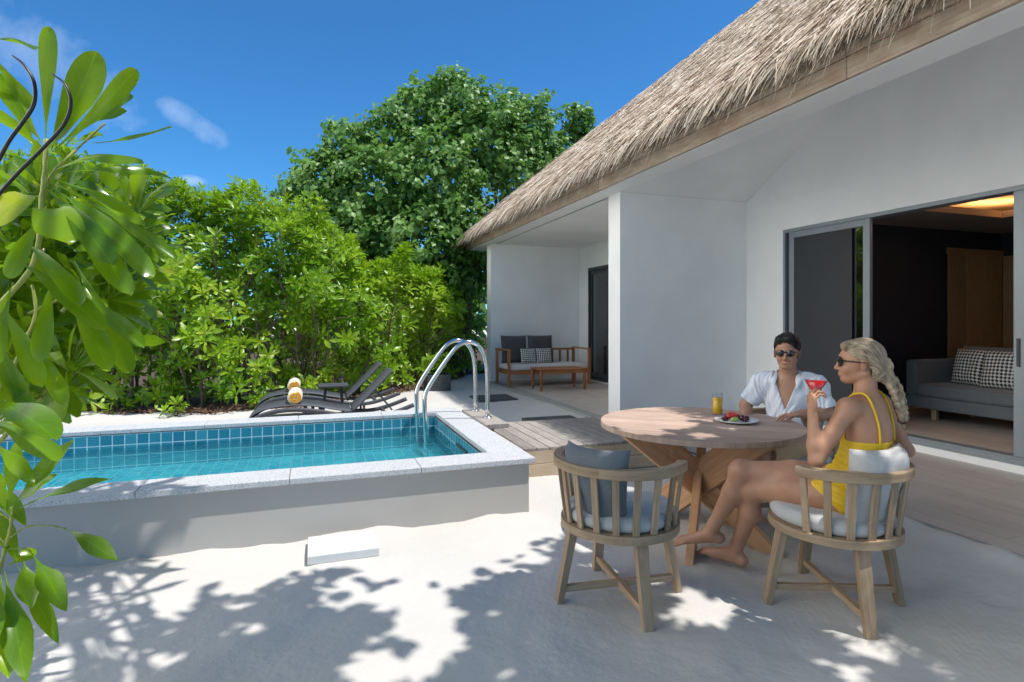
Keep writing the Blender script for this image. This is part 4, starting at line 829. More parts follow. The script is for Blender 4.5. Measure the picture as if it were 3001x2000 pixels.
def shade_tree():
    P = np.array(POLY)
    def inside(x, y):
        c = np.zeros(x.shape, bool); j = len(P) - 1; dist = np.full(x.shape, 9.)
        for i in range(len(P)):
            xi, yi = P[i]; xj, yj = P[j]; c ^= ((yi > y) != (yj > y)) & (x < (xj - xi) * (y - yi) / (yj - yi + 1e-12) + xi)
            dx, dy = xj - xi, yj - yi; t = np.clip(((x - xi) * dx + (y - yi) * dy) / (dx * dx + dy * dy), 0, 1); dist = np.minimum(dist, np.hypot(x - xi - t * dx, y - yi - t * dy)); j = i
        return np.where(c, dist, -dist)
    n = 30000; x = RNG.uniform(-1.6, 4.0, n); y = RNG.uniform(.2, 3.9, n); s = inside(x, y); edge = .05 * np.sin(x * 19 + y * 7) + .04 * np.sin(y * 23 - x * 9)
    ok = (s + edge > .02) & (RNG.random(n) < np.clip(.35 + s * 2.2, 0, 1))
    stray = (s > -.12) & (s < .02) & (RNG.random(n) < .02); ok |= stray
    for hx, hy, r in HOLES: ok &= np.hypot(x - hx, (y - hy)) > r * 1.0 + .055
    x, y = x[ok], y[ok]; m = len(x); z = RNG.uniform(4.3, 5.6, m); O = np.stack([x + SX * z, y + SY * z, z], 1)
    base = Vector((1.8, -3.4, 0)); tr = empty('shade_tree', base); tag(tr, 'leafy tree standing behind the viewpoint whose crown dapples the sand', 'tree')
    V, F, U, R = leaf_batch(O, np.stack([RNG.normal(0, 1, m), RNG.normal(0, 1, m), RNG.normal(-.2, .3, m)], 1), np.stack([RNG.normal(0, .35, m), RNG.normal(0, .35, m), np.ones(m)], 1), RNG.uniform(.09, .15, m), RNG.uniform(.06, .10, m), RNG.uniform(0, .5, m), RNG.uniform(.2, .8, m), st=3, prof='heart')
    nb = 900; xb = RNG.uniform(-2.5, 4.2, nb); yb = RNG.uniform(-6, .1, nb); zb = RNG.uniform(3.6, 6.2, nb)     # rest of the crown, over and behind the viewpoint
    Vb = leaf_batch(np.stack([xb, yb, zb], 1), RNG.normal(0, 1, (nb, 3)), RNG.normal(0, .4, (nb, 3)) + [0, 0, 1], RNG.uniform(.2, .34, nb), RNG.uniform(.16, .26, nb), RNG.uniform(0, .5, nb), RNG.uniform(.2, .8, nb), st=3, prof='heart')
    # long-leaved sprays at the left, above the pool corner
    tg = [(-1.0, 4.02, .43), (-1.3, 3.95, .43), (-1.45, 3.85, .3), (-1.75, 3.9, .3), (-1.2, 3.93, .12), (-1.35, 3.93, .2), (-1.1, 3.93, .05), (-2.1, 4.1, .43), (-1.9, 3.9, .2), (-1.02, 3.30, 0), (-1.0, 3.12, 0), (-1.12, 3.02, 0), (-1.25, 3.35, 0), (-1.3, 3.1, 0), (-.98, 3.42, .0), (-1.15, 3.55, 0), (-1.3, 3.8, .2), (-1.15, 4.0, .43), (-1.35, 4.05, .43), (-1.6, 4.0, .43), (-1.5, 3.7, .1), (-1.8, 4.0, .4), (-1.35, 3.95, .3), (-1.2, 3.9, .25), (-1.65, 3.8, .3), (-1.5, 3.4, 0), (-1.25, 3.85, .35), (-1.1, 3.8, .2), (-2., 3.9, .4)]
    cz = RNG.uniform(3.75, 4.1, len(tg)); Cc = np.array([(a + SX * (q - c), b + SY * (q - c), q) for (a, b, c), q in zip(tg, cz)]); Vc = rosettes(Cc, RNG.normal(0, .35, (len(tg), 3)) + [0, 0, 1], RNG.uniform(.32, .46, len(tg)), 9, wr=.19, spread=(1.0, 1.7), st=4, droop=.2)
    V, F, U, R = merge([(V, F, U, R), Vb, Vc])
    arr_mesh('crown', V - np.array(base), F, M['leaf_tree'], rnd=R, uv=U, parent=tr); mb = MB()
    pts = branch_mb(mb, (0, 0, -.1), (.3, .6, 3.4), .17, .12, 12, .03, 8); top = pts[-1]
    for k in range(16):
        i = random.randrange(m); c = Vector(O[i]) - base; c.z = max(c.z, 4.5); q = branch_mb(mb, top, c, .06, .012, 7, .05, 8)
        for _ in range(3): a = q[random.randint(4, 8)]; branch_mb(mb, a, a + Vector((random.uniform(-.5, .5), random.uniform(-.4, .4), random.uniform(-.1, .5))), .012, .004, 4, .06, 4)
    for c in Cc: branch_mb(mb, top, Vector(c) - base, .03, .008, 6, .04, 8)
    mb.build('trunk', M['bark'], tr)
shade_tree()

# ================================================================== FURNITURE AND THINGS
def chair(name, loc, ang, label, cush='grey', span=100, back_h=1.0, back_ang=0.):
    """round-backed garden armchair; local +x is the way it faces"""
    t = empty(name, loc, ang); tag(t, label, 'chair', 'garden armchairs around the dining table'); SR, RR = .305, .345
    def ring(mb, R, a0, a1, z0, z1, wd, n, off=0.):
        for i in range(n):
            a, b = a0 + (a1 - a0) * i / n, a0 + (a1 - a0) * (i + 1) / n; q = []
            for an in (a, b):
                for rr in (R - wd, R):
                    for z in (z0, z1): q.append(((rr + (z - z0) * off) * math.cos(an), (rr + (z - z0) * off) * math.sin(an), z))
            uvv = [(an * R, (k % 4) * wd * .5) for an in (a, b) for k in range(4)]; fs = [(0, 1, 5, 4), (2, 6, 7, 3), (1, 3, 7, 5), (0, 4, 6, 2)]
            if i == 0: fs.append((0, 2, 3, 1))
            if i == n - 1: fs.append((4, 5, 7, 6))
            if a1 - a0 > 6.2: fs = fs[:4]
            mb.raw(q, fs, 0, .4 + .1 * math.sin(i // 9 * 3), False, uvv)
    mb = MB(); ring(mb, SR, 0, 2 * math.pi, .385, .425, .05, 44); mb.lathe([(0, .40), (SR - .055, .40), (SR - .055, .415), (0, .415)], seg=28); mb.build('seat_frame', M['chair_wood'], t)
    h = math.radians(span); mb = MB(); ring(mb, RR, math.pi - h, math.pi + h, .70, .748, .052, 34); mb.build('top_rail', M['chair_wood'], t, bevel=.006)
    mb = MB(); ns = 11
    for i in range(ns):
        a = math.pi - h * .95 + 2 * h * .95 * i / (ns - 1); c, s = math.cos(a), math.sin(a)
        mb.bar((c * (SR - .022), s * (SR - .022), .424), (c * (RR - .026), s * (RR - .026), .701), .034, .016, up=(c, s, 0), r=random.random())
    mb.build('back_slats', M['chair_wood'], t, bevel=.003)
    for k in range(4):
        a = math.pi / 4 + k * math.pi / 2; c, s = math.cos(a), math.sin(a)
        mb = MB(); mb.bar((c * .335, s * .335, -.015), (c * .255, s * .255, .386), .034, .05, up=(-s, c, 0), taper=1.25, r=random.random()); mb.build('leg', M['chair_wood'], t, bevel=.004)
    mb = MB()
    for k in (0, 1):
        a = math.pi / 4 + k * math.pi / 2; c, s = math.cos(a), math.sin(a); mb.bar((c * .31, s * .31, .075 + k * .001), (-c * .31, -s * .31, .075 + k * .001), .03, .034 - .003 * k, r=random.random())
    mb.build('stretcher', M['chair_wood'], t, bevel=.003)
    # seat pad
    mb = MB(); prof = []
    for i in range(15):
        a = -math.pi / 2 + math.pi * i / 14; prof.append((.235 + .048 * math.cos(a) ** .8 if i not in (0, 14) else 0.001, .463 + .04 * math.sin(a)))
    prof = [(0, .424)] + [(.18, .424)] + prof[1:-1] + [(.18, .505), (0, .508)]; mb.lathe(prof, seg=40)
    for i, v in enumerate(mb.v):
        an = math.atan2(v[1], v[0]); q = 1 + .045 * math.cos(an) * abs(math.cos(an)) + .03 * abs(math.sin(2 * an)); mb.v[i] = (v[0] * q, v[1] * q * .97, v[2] + .004 * math.sin(v[0] * 31) * math.sin(v[1] * 27) * (v[2] > .48))
    mb.build('seat_cushion', M['light_fabric'], t)
    w, hh, th = (.50, .42, .15)
    pm = pillow_mb(w, hh, th, puff=.42); R = 0.36
    for i, (x, y, z) in enumerate(pm.v):   # wrapped round the back and leaning
        an = math.pi + x / R; rr = .20 - y + max(0, z - .12) * .26; pm.v[i] = (rr * math.cos(an + back_ang), rr * math.sin(an + back_ang), .46 + z * (.88 if cush == 'grey' else .92))
    pm.build('back_cushion', M['bluegrey' if cush == 'grey' else 'light_fabric'], t); return t
chair('armchair', (1.515, 2.625, 0), math.radians(38), 'empty round-backed teak armchair with a dark blue grey back cushion, facing the table', 'grey', back_ang=-.12)
chair('armchair', (2.525, 2.215, 0), math.radians(113), 'round-backed teak armchair with pale grey cushions under the woman in yellow', 'light', back_ang=-.32)
chair('armchair', (3.36, 3.30, 0), math.radians(208), 'round-backed teak armchair mostly hidden under the man in the white shirt', 'light')
# ---- dining table
TC = Vector((2.5, 3.26, 0)); tb = empty('dining_table', TC); tag(tb, 'round teak dining table on crossed slanting planks with drinks on it', 'table')
mb = MB(); R = .665; n = 11; zt0, zt1 = .715, .75
for i in range(n):   # top made of boards side by side, clipped to the circle
    a, b = -R + 2 * R * i / n + .0008, -R + 2 * R * (i + 1) / n - .0008; m = 14; top = []; bot = []
    xs = [a + (b - a) * k / 4 for k in range(5)]; up = [(x, math.sqrt(max(0, R * R - x * x))) for x in xs]; dn = [(x, -math.sqrt(max(0, R * R - x * x))) for x in reversed(xs)]; poly = up + dn
    ca, sa = math.cos(.9), math.sin(.9); P = [(x * ca - y * sa, x * sa + y * ca) for x, y in poly]; r = random.random(); k = len(P)
    vs = [(x, y, zt1) for x, y in P] + [(x, y, zt0) for x, y in P]; uv = [(y, x) for x, y in poly] * 2
    mb.raw(vs, [tuple(range(k))[::-1], tuple(range(k, 2 * k))] + [(j, (j + 1) % k, k + (j + 1) % k, k + j) for j in range(k)], 0, r, False, uv)
mb.build('tabletop', M['table_top'], tb, bevel=.003)
for ang, rt, rb, w, th, tilt in ((182, .46, .44, .21, .05, 90), (277, .46, .46, .21, .05, 90), (47, .42, .50, .12, .05, 90), (112, .42, .48, .12, .05, 90)):
    a = math.radians(ang); top = Vector((math.cos(a) * rt, math.sin(a) * rt, .712)); bot = Vector((-math.cos(a) * rb, -math.sin(a) * rb, .0)); d = (top - bot).normalized()
    side = Vector((-math.sin(a), math.cos(a), 0)); u = d.cross(side).normalized()
    mb = MB(); A = [side * th / 2 * i + Vector((math.cos(a), math.sin(a), 0)) * (w / 2 / abs(d.z)) * j for i, j in ((-1, -1), (1, -1), (1, 1), (-1, 1))]
    vs = [bot + x for x in A] + [top + x for x in A]; L_ = (top - bot).length; uv = [(0, 0), (0, .05), (0, w), (0, w + .05)] + [(L_, 0), (L_, .05), (L_, w), (L_, w + .05)]
    mb.raw(vs, [(0, 3, 2, 1), (4, 5, 6, 7), (0, 1, 5, 4), (1, 2, 6, 5), (2, 3, 7, 6), (3, 0, 4, 7)], 0, random.random(), False, uv); mb.build('leg', M['table_wood'], tb, bevel=.004)
mb = MB(); mb.bar((-.46, -.03, .70), (.44, .02, .70), .07, .028); mb.bar((.05, .46, .699), (-.02, -.45, .699), .07, .026); mb.build('top_brace', M['table_wood'], tb)
# ---- things on the table
t = empty('juice_glass', (2.80, 3.44, .75)); tag(t, 'tall clear glass of orange juice on the dining table', 'glass')
mb = MB(); mb.lathe([(0, .001), (.034, .001), (.037, .004), (.0385, .165), (.0365, .165), (.035, .014), (0, .014)], seg=32); mb.build('tumbler', M['glass'], t)
mb = MB(); mb.lathe([(0, .0145), (.0345, .0145), (.0358, .128), (0, .128)], seg=32); mb.build('juice', M['juice'], t)
t = empty('fruit_plate', (2.73, 3.165, .75)); tag(t, 'oval white plate of berries, melon and lime on the dining table', 'plate')
mb = MB(); mb.lathe([(0, .002), (.085, .002), (.14, .016), (.142, .02), (.138, .021), (.085, .009), (0, .008)], seg=40); mb.build('dish', M['plate'], t)
def fruit(nm, c, r, mat, sc=(1, 1, 1)):
    mb = MB(); mb.lathe([(r * math.cos(a), r * math.sin(a)) for a in [-math.pi / 2 + math.pi * i / 10 for i in range(11)]], seg=16); mb.v = [(c[0] + x * sc[0] * (1 + .05 * math.sin(y * 300)), c[1] + y * sc[1], c[2] + z * sc[2]) for x, y, z in mb.v]; mb.build(nm, mat, t)
rr = Vector((math.cos(YAW), -math.sin(YAW), 0)); ff = Vector((math.sin(YAW), math.cos(YAW), 0))
for nm, a, b, z, r, mt, sc in (('melon_slice', -.015, .03, .04, .032, 'melon', (1.4, 1, .8)), ('melon_slice', .02, .045, .034, .024, 'melon', (1.1, 1, .8)), ('berry', -.075, -.0, .024, .018, 'berry', (1.5, 1, .8)), ('berry', -.055, .03, .024, .017, 'berry', (1.2, 1, 1)), ('berry', .04, -.01, .03, .020, 'berry', (1, 1, 1)), ('berry', .075, .0, .026, .018, 'berry', (1, 1, 1)), ('berry', .062, .035, .024, .017, 'berry', (1, 1, 1)), ('berry', .02, .005, .035, .015, 'berry', (1, 1, 1)), ('berry', .055, -.025, .022, .014, 'berry', (1, 1, 1)), ('lime_wedge', -.02, -.035, .026, .026, 'lime', (1.3, .6, .6))):
    fruit(nm, rr * a + ff * b + Vector((0, 0, z)), r, M[mt], sc)

# ---- sun loungers (along x, head to the right)
def ribbon(mb, path, y0, y1, th, mi=0, nrm_up=True):
    P = [Vector((x, 0, z)) for x, z in path]; n = len(P); vs = []
    for i, p in enumerate(P):
        d = (P[min(i + 1, n - 1)] - P[max(i - 1, 0)]).normalized(); u = Vector((-d.z, 0, d.x)) * th / 2
        for y in (y0, y1):
            for s in (1, -1): vs.append((p.x + u.x * s, y, p.z + u.z * s))
    fs = []
    for i in range(n - 1):
        a, b = i * 4, (i + 1) * 4; fs += [(a, a + 2, b + 2, b), (a + 1, b + 1, b + 3, a + 3), (a, b, b + 1, a + 1), (a + 2, a + 3, b + 3, b + 2)]
    fs += [(0, 1, 3, 2), (n * 4 - 4, n * 4 - 2, n * 4 - 1, n * 4 - 3)]; mb.raw(vs, fs, mi, 0, True, [(v[0], v[1]) for v in vs])
def catm(pts, k=5):
    out = []
    for i in range(len(pts) - 1):
        p0, p1, p2, p3 = pts[max(i - 1, 0)], pts[i], pts[i + 1], pts[min(i + 2, len(pts) - 1)]
        for j in range(k):
            t = j / k; out.append(tuple(.5 * (2 * p1[c] + (p2[c] - p0[c]) * t + (2 * p0[c] - 5 * p1[c] + 4 * p2[c] - p3[c]) * t * t + (3 * p1[c] - p0[c] - 3 * p2[c] + p3[c]) * t ** 3) for c in range(len(p1))))
    return out + [pts[-1]]
def lounger(loc, label):
    t = empty('sun_lounger', loc); tag(t, label, 'sun lounger', 'charcoal sun loungers behind the pool')
    seat = catm([(-.80, .10), (-.74, .24), (-.62, .335), (-.42, .385), (-.2, .395), (.05, .37), (.25, .325), (.47, .285)])
    mb = MB(); ribbon(mb, seat, .03, .61, .012); mb.build('seat_sling', M['sling'], t)
    back = catm([(.48, .29), (.62, .42), (.80, .60), (.98, .79)]); mb = MB(); ribbon(mb, back, .03, .61, .02); mb.build('backrest', M['sling'], t)
    low = catm([(-.80, .02), (-.76, .16), (-.62, .28), (-.42, .335), (-.2, .345), (.05, .315), (.3, .26), (.5, .215), (.75, .20), (1.0, .25), (1.25, .335)])
    mb = MB()
    for y in (0, .61): ribbon(mb, low, y, y + .03, .05)
    for x, z in ((.0, .30), (.9, .22), (-.75, .17)): mb.box((x - .02, .03, z - .015), (x + .02, .61, z + .015))
    mb.build('side_frame', M['sling'], t)
    for x, zt_ in ((-.1, .33), (.10, .30), (.72, .19)):
        for y in (.005, .615): mb = MB(); mb.box((x - .018, y, -.02), (x + .018, y + .02, zt_)); mb.build('leg', M['sling'], t)
    for y in (.1, .54): mb = MB(); mb.bar((.76, y, .56), (.98, y, .27), .02, .02); mb.build('strut', M['sling'], t)
    return t
lounger((0, 7.45, 0), 'charcoal sun lounger nearest the pool edge'); lounger((.0, 8.72, 0), 'charcoal sun lounger nearest the hedge')
def towel(loc, label):
    t = empty('rolled_towel', loc); tag(t, label, 'towel', 'rolled yellow towels on the loungers')
    mb = MB(); R = .088; n = 60; vs = []; fs = []; turns = 3.2
    mb.tube([(0, 0, 0), (0, .02, 0), (0, .40, 0), (0, .42, 0)], [R * .93, R, R, R * .93], 26); mb.build('outer', M['towel_w'], t)
    mb = MB()
    pts = [Vector((math.cos(a) * r, 0, math.sin(a) * r)) for a, r in [(2 * math.pi * turns * k / n, .012 + (R - .026) * k / n) for k in range(n + 1)]]
    mb.tube([p + Vector((0, -.004, 0)) for p in pts], .0085, 6); mb.build('spiral', M['towel_y'], t); return t
towel((-.21, 7.55, .395 + .088), 'rolled yellow towel on the lounger nearest the pool'); towel((-.26, 8.86, .395 + .088), 'rolled yellow towel on the lounger nearest the hedge')
t = empty('side_table', (.27, 8.35, 0)); tag(t, 'small square charcoal side table between the two loungers', 'side table')
mb = MB(); mb.box((-.2, -.2, .52), (.2, .2, .545)); mb.build('table_top', M['sling'], t, bevel=.004)
for a, b in ((-1, -1), (1, -1), (1, 1), (-1, 1)): mb = MB(); mb.bar((a * .15, b * .15, -.01), (a * .10, b * .12, .52), .03, .03); mb.build('leg', M['sling'], t)

# ---- outdoor bench in the far porch
t = empty('garden_sofa', (4.79, 11.62, .04)); tag(t, 'reddish wooden two seat sofa with cream seat pad in the far porch', 'sofa'); W2 = .93
def part(nm, mat, fn, bevel=.004, par=None): mb = MB(); fn(mb); return mb.build(nm, mat, par or t, bevel=bevel)
for sx in (-1, 1):
    for sy, h in ((-.4, .76), (.4, .78)): part('leg', M['acacia'], lambda mb: mb.box((sx * W2 - .028, sy - .028, 0), (sx * W2 + .028, sy + .028, h), long=2))
    part('armrest', M['acacia'], lambda mb: mb.box((sx * W2 - .04, -.43, .761), (sx * W2 + .04, .43, .79), long=1))
def base(mb):
    mb.box((-W2 + .03, -.425, .26), (W2 - .03, -.385, .34)); mb.box((-W2 + .03, .385, .26), (W2 - .03, .425, .34)); mb.box((-W2 + .03, .39, .72), (W2 - .03, .425, .765))
    for sx in (-1, 1): mb.box((sx * (W2 - .01) - .018, -.37, .26), (sx * (W2 - .01) + .018, .37, .33), long=1)
    for k in range(9): x = -W2 + .14 + k * (2 * W2 - .28) / 8; mb.box((x - .025, .395, .341), (x + .025, .415, .719), long=2)
    for k in range(7): y = -.36 + k * .12; mb.box((-W2 + .03, y - .03, .315), (W2 - .03, y + .03, .338), long=0)
part('frame', M['acacia'], base)
part('seat_cushion', M['cream_fabric'], lambda mb: mb.box((-W2 + .035, -.40, .342), (W2 - .035, .38, .45)), bevel=.03)
for i, sx in enumerate((-.55, .08)): pm = pillow_mb(.60, .62, .17, puff=.4); o = pm.build('back_cushion', M['dark_fabric'], t, loc=(sx, .29, .45)); o.rotation_euler = (math.radians(-10), 0, 0)
for i, (sx, lab) in enumerate(((-.30, 'small diamond patterned pillow on the left of the porch sofa'), (.07, 'small diamond patterned pillow in the middle of the porch sofa'))):
    pm = pillow_mb(.36, .34, .12, uvs=1.0); o = pm.build('patterned_pillow', M['pattern'], loc=(4.79 + sx, 11.62 + .06, .49)); o.rotation_euler = (math.radians(-14), 0, 0); tag(o, lab, 'pillow', 'patterned pillows on the porch sofa')
t = empty('coffee_table', (4.72, 10.62, .04)); tag(t, 'low reddish wooden coffee table in front of the porch sofa', 'coffee table')
part('table_top', M['acacia'], lambda mb: [mb.box((-.52, -.28 + k * .0945, .415), (.52, -.28 + k * .0945 + .088, .437), long=0) for k in range(6)], bevel=.003)
part('apron', M['acacia'], lambda mb: (mb.box((-.46, -.25, .34), (.46, -.225, .413)), mb.box((-.46, .225, .34), (.46, .25, .413))))
for sx in (-1, 1):
    for sy in (-1, 1): part('leg', M['acacia'], lambda mb: mb.tube([(sx * .47, sy * .23, 0), (sx * .47, sy * .23, .08), (sx * .47, sy * .23, .25), (sx * .47, sy * .23, .414)], [.02, .026, .03, .034], 12), bevel=0)

# ---- living room furniture
t = empty('lounge_sofa', (7.35, 5.35, .17)); tag(t, 'grey fabric sofa with slim arms seen through the open glass door', 'sofa')
part('base', M['grey_fabric'], lambda mb: mb.box((0, -3.2, .15), (.95, 0, .30)), .02); part('armrest', M['grey_fabric'], lambda mb: mb.box((0, -.14, .301), (.95, 0, .76)), .03)
part('armrest', M['grey_fabric'], lambda mb: mb.box((0, -3.2, .301), (.95, -3.06, .76)), .03); part('backrest', M['grey_fabric'], lambda mb: mb.box((.80, -3.05, .301), (.97, -.15, .80)), .04)
part('seat_cushion', M['grey_fabric'], lambda mb: mb.box((-.02, -1.6, .302), (.78, -.145, .46)), .04); part('seat_cushion', M['grey_fabric'], lambda mb: mb.box((-.02, -3.05, .302), (.78, -1.605, .46)), .04)
for a in (-.8, -2.1): pm = pillow_mb(1.15, .5, .2, puff=.35); o = pm.build('back_cushion', M['grey_fabric'], t, loc=(.66, a, .45)); o.rotation_euler = (math.radians(12), 0, math.radians(90))
for y in (-.3, -2.9):
    for x in (.12, .85): part('leg', M['chair_wood'], lambda mb: mb.box((x - .03, y - .03, 0), (x + .03, y + .03, .149)), .004)
for i, (dy, rz, lab) in enumerate(((-.45, 78, 'black and white diamond patterned pillow against the sofa arm indoors'), (-.95, 92, 'larger black and white diamond patterned pillow further right on the indoor sofa'))):
    s = (.44, .54)[i]; pm = pillow_mb(s, .46, .15); o = pm.build('patterned_pillow', M['pattern'], loc=(7.35 + .46 - .12 * i, 5.35 + dy, .17 + .462)); o.rotation_euler = (math.radians(14), 0, math.radians(rz)); tag(o, lab, 'pillow', 'patterned pillows on the indoor sofa')
t = empty('wardrobe', (9.6, 5.9, .17)); tag(t, 'warm wooden panelled wardrobe at the back of the living room', 'wardrobe')
for k in range(3): part('door', M['wardrobe'], lambda mb: mb.box((-.64 + k * .40, -.05, 0), (-.64 + k * .40 + (.36 if k == 0 else .394), -.02, 2.27), long=2), .003)
part('header', M['wardrobe'], lambda mb: mb.box((-.66, -.045, 2.271), (.6, -.015, 2.36), long=0))
part('side_panel', M['wardrobe'], lambda mb: [mb.box((.57, -3.0 + k * .74, 0), (.598, -3.0 + k * .74 + .733, 2.27), long=2) for k in range(4)])
t = empty('tub_chair', (8.95, 4.05, .17)); tag(t, 'dark round-backed chair behind the grey indoor sofa', 'chair')
mb = MB(); n = 18
ang = [math.radians(100 + 250 * i / n) for i in range(n + 1)]
for a, b in zip(ang[:-1], ang[1:]): mb.raw([(.30 * math.cos(a), .30 * math.sin(a), .4), (.30 * math.cos(b), .30 * math.sin(b), .4), (.33 * math.cos(b), .33 * math.sin(b), 1.15), (.33 * math.cos(a), .33 * math.sin(a), 1.15), (.24 * math.cos(a), .24 * math.sin(a), .4), (.24 * math.cos(b), .24 * math.sin(b), .4), (.27 * math.cos(b), .27 * math.sin(b), 1.15), (.27 * math.cos(a), .27 * math.sin(a), 1.15)], [(0, 1, 2, 3), (5, 4, 7, 6), (3, 2, 6, 7), (0, 4, 5, 1)])
mb.build('backrest', M['dark_fabric'], t); mb = MB(); mb.lathe([(0, .36), (.27, .36), (.29, .42), (.27, .47), (0, .48)], seg=24); mb.build('seat', M['dark_fabric'], t)
for k in range(4): a = math.pi / 4 + k * math.pi / 2; mb = MB(); mb.bar((.24 * math.cos(a), .24 * math.sin(a), 0), (.18 * math.cos(a), .18 * math.sin(a), .37), .03, .03); mb.build('leg', M['dark_alu'], t)

# ---- foreground shrub at the left edge
def P(u, v, t): a = pix(u * D_, v * D_); return np.array([a[0] * t, a[1] * t, 1.45 + a[2] * t])
def near_plant():
    base = Vector((-1.05, 1.75, 0)); t = empty('foreground_shrub', base); tag(t, 'large glossy leaved sea lettuce shrub at the left edge beside the viewpoint', 'shrub'); bo = np.array(base); R_ = np.array([math.cos(YAW), -math.sin(YAW), 0]); F_ = np.array([math.sin(YAW), math.cos(YAW), 0])
    parts = []
    # explicit big leaves: base, tip (display px), depth base, depth tip, width ratio, face lean, curl, tone
    LV = [(105, 320, 112, 62, 1.5, 1.45, .27, .2, .5, .35), (112, 340, 222, 118, 1.5, 1.35, .40, -.5, .9, .3), (118, 345, 190, 200, 1.5, 1.5, .36, .4, .6, .35), (125, 345, 312, 160, 1.5, 1.6, .30, -.3, .7, .4), (150, 335, 300, 215, 1.55, 1.7, .34, .5, .6, .3), (200, 330, 395, 292, 1.55, 1.6, .22, 1.1, -.4, .45), (180, 300, 290, 255, 1.6, 1.7, .26, .8, .3, .5), (175, 330, 235, 312, 1.6, 1.7, .24, .9, .5, .4),
          (95, 330, 0, 205, 1.5, 1.35, .30, .3, .6, .3), (98, 345, -30, 250, 1.5, 1.4, .3, .5, .5, .5), (-40, 90, 82, 115, 1.25, 1.2, .25, 1.0, .3, .3), (-40, 110, 70, 250, 1.3, 1.4, .3, .5, .4, .3), (90, 360, -10, 170, 1.4, 1.35, .28, .6, .5, .55),
          (115, 395, 330, 378, 1.5, 1.45, .30, .7, .6, .35), (118, 400, 398, 412, 1.55, 1.75, .28, .9, .5, .2), (120, 410, 330, 520, 1.5, 1.45, .26, .7, .4, .45), (122, 420, 405, 600, 1.5, 1.5, .2, .8, .3, .3), (115, 430, 350, 640, 1.5, 1.35, .24, .6, .5, .3), (110, 430, 300, 680, 1.5, 1.3, .22, .5, .3, .4), (130, 470, 395, 665, 1.55, 1.5, .16, .6, .2, .35), (112, 440, 260, 610, 1.45, 1.3, .3, .5, .4, .4),
          (100, 480, 155, 560, 1.45, 1.3, .7, .3, .8, .85), (90, 455, -20, 520, 1.4, 1.2, .45, .5, 1.0, .99), (95, 500, 20, 640, 1.45, 1.35, .4, .4, .8, .4), (60, 560, 190, 700, 1.5, 1.4, .3, .4, .6, .4), (40, 600, 240, 760, 1.5, 1.4, .28, .4, .5, .45), (150, 640, 250, 850, 1.6, 1.5, .34, .3, .5, .3), (160, 660, 330, 800, 1.65, 1.55, .26, .5, .4, .3), (170, 600, 300, 860, 1.65, 1.6, .3, .3, .3, .35), (120, 640, 90, 830, 1.5, 1.4, .35, .3, .5, .5), (20, 690, -30, 850, 1.4, 1.3, .5, .2, .5, .3),
          (5, 700, 95, 890, 1.5, 1.4, .3, .4, .5, .45), (-20, 760, 60, 960, 1.45, 1.35, .3, .3, .5, .35), (-30, 850, 90, 960, 1.4, 1.35, .28, .6, .4, .5), (30, 650, -20, 800, 1.45, 1.4, .35, .3, .4, .6), (60, 760, 150, 930, 1.8, 1.7, .3, .4, .4, .5), (100, 800, 30, 930, 1.8, 1.7, .3, .4, .5, .55), (-30, 1090, 60, 1210, 1.25, 1.2, .3, .4, .4, .5), (-30, 1130, 40, 1290, 1.25, 1.2, .3, .3, .4, .4),
          (-40, 920, 128, 1010, 1.15, 1.0, .36, .7, .5, .2), (-40, 960, 135, 1062, 1.15, 1.05, .34, .8, .4, .25), (-20, 1010, 80, 1120, 1.2, 1.15, .3, .6, .4, .55), (30, 1160, 170, 1010, 1.2, 1.15, .22, .3, .2, .5), (40, 1170, 258, 1102, 1.2, 1.25, .2, 1.0, .4, .3), (28, 1165, 130, 1090, 1.2, 1.2, .24, .6, .3, .6), (20, 1170, 40, 1010, 1.2, 1.2, .3, .2, .2, .3), (15, 1180, -40, 1060, 1.2, 1.1, .35, .4, .4, .5),
          (150, 1215, 272, 1290, 1.22, 1.15, .42, .3, .3, .15), (75, 1275, 152, 1405, 1.22, 1.1, .42, .2, .4, .25), (55, 1290, 75, 1400, 1.2, 1.1, .55, -.2, .4, .35), (40, 1300, 135, 1480, 1.2, 1.15, .25, .2, .3, .45), (10, 1310, 60, 1570, 1.15, 1.05, .42, .1, .2, .5), (0, 1320, 20, 1560, 1.15, 1.05, .5, -.3, .3, .7), (20, 1300, 85, 1265, 1.2, 1.25, .22, .5, .2, .45), (-10, 1330, -20, 1500, 1.1, 1.0, .45, .3, .3, .3)]
    O, DD, NN, LL, WW, CC, RR = [], [], [], [], [], [], []
    for (u0, v0, u1, v1, t0, t1, wr, lean, cu, tone) in LV:
        a, b = P(u0, v0, t0), P(u1, v1, t1); d = b - a; ln = np.linalg.norm(d); d /= ln; view = (a + b) / 2 - [0, 0, 1.45]; view /= np.linalg.norm(view)
        n0 = -view * (1 - .35 * abs(lean)) + np.array([0, 0, 1.]) * lean; n0 = n0 - d * n0.dot(d); n0 /= np.linalg.norm(n0)
        O.append(a); ch = ln / (2 * abs(math.sin(cu / 2)) / abs(cu)) if cu else ln; h = cu / 2; d2 = d * math.cos(h) + n0 * math.sin(h); n2 = n0 * math.cos(h) - d * math.sin(h)
        DD.append(d2); NN.append(n2); LL.append(ch); WW.append(max(.035, ch * wr * .52)); CC.append(cu); RR.append(min(.95, max(.05, tone + random.uniform(-.2, .3))) if tone < .8 else tone)
    lo = np.array([q[1] > 1000 and q[4] < 1.3 for q in LV]); Q = [np.array(q) for q in (O, DD, NN, LL, WW, CC, RR)]
    parts.append(leaf_batch(*[q[~lo] for q in Q], st=15, fold=.32, wave=.10)); parts.append(leaf_batch(*[q[lo] for q in Q], st=15, fold=.3, wave=.07, prof='blade'))
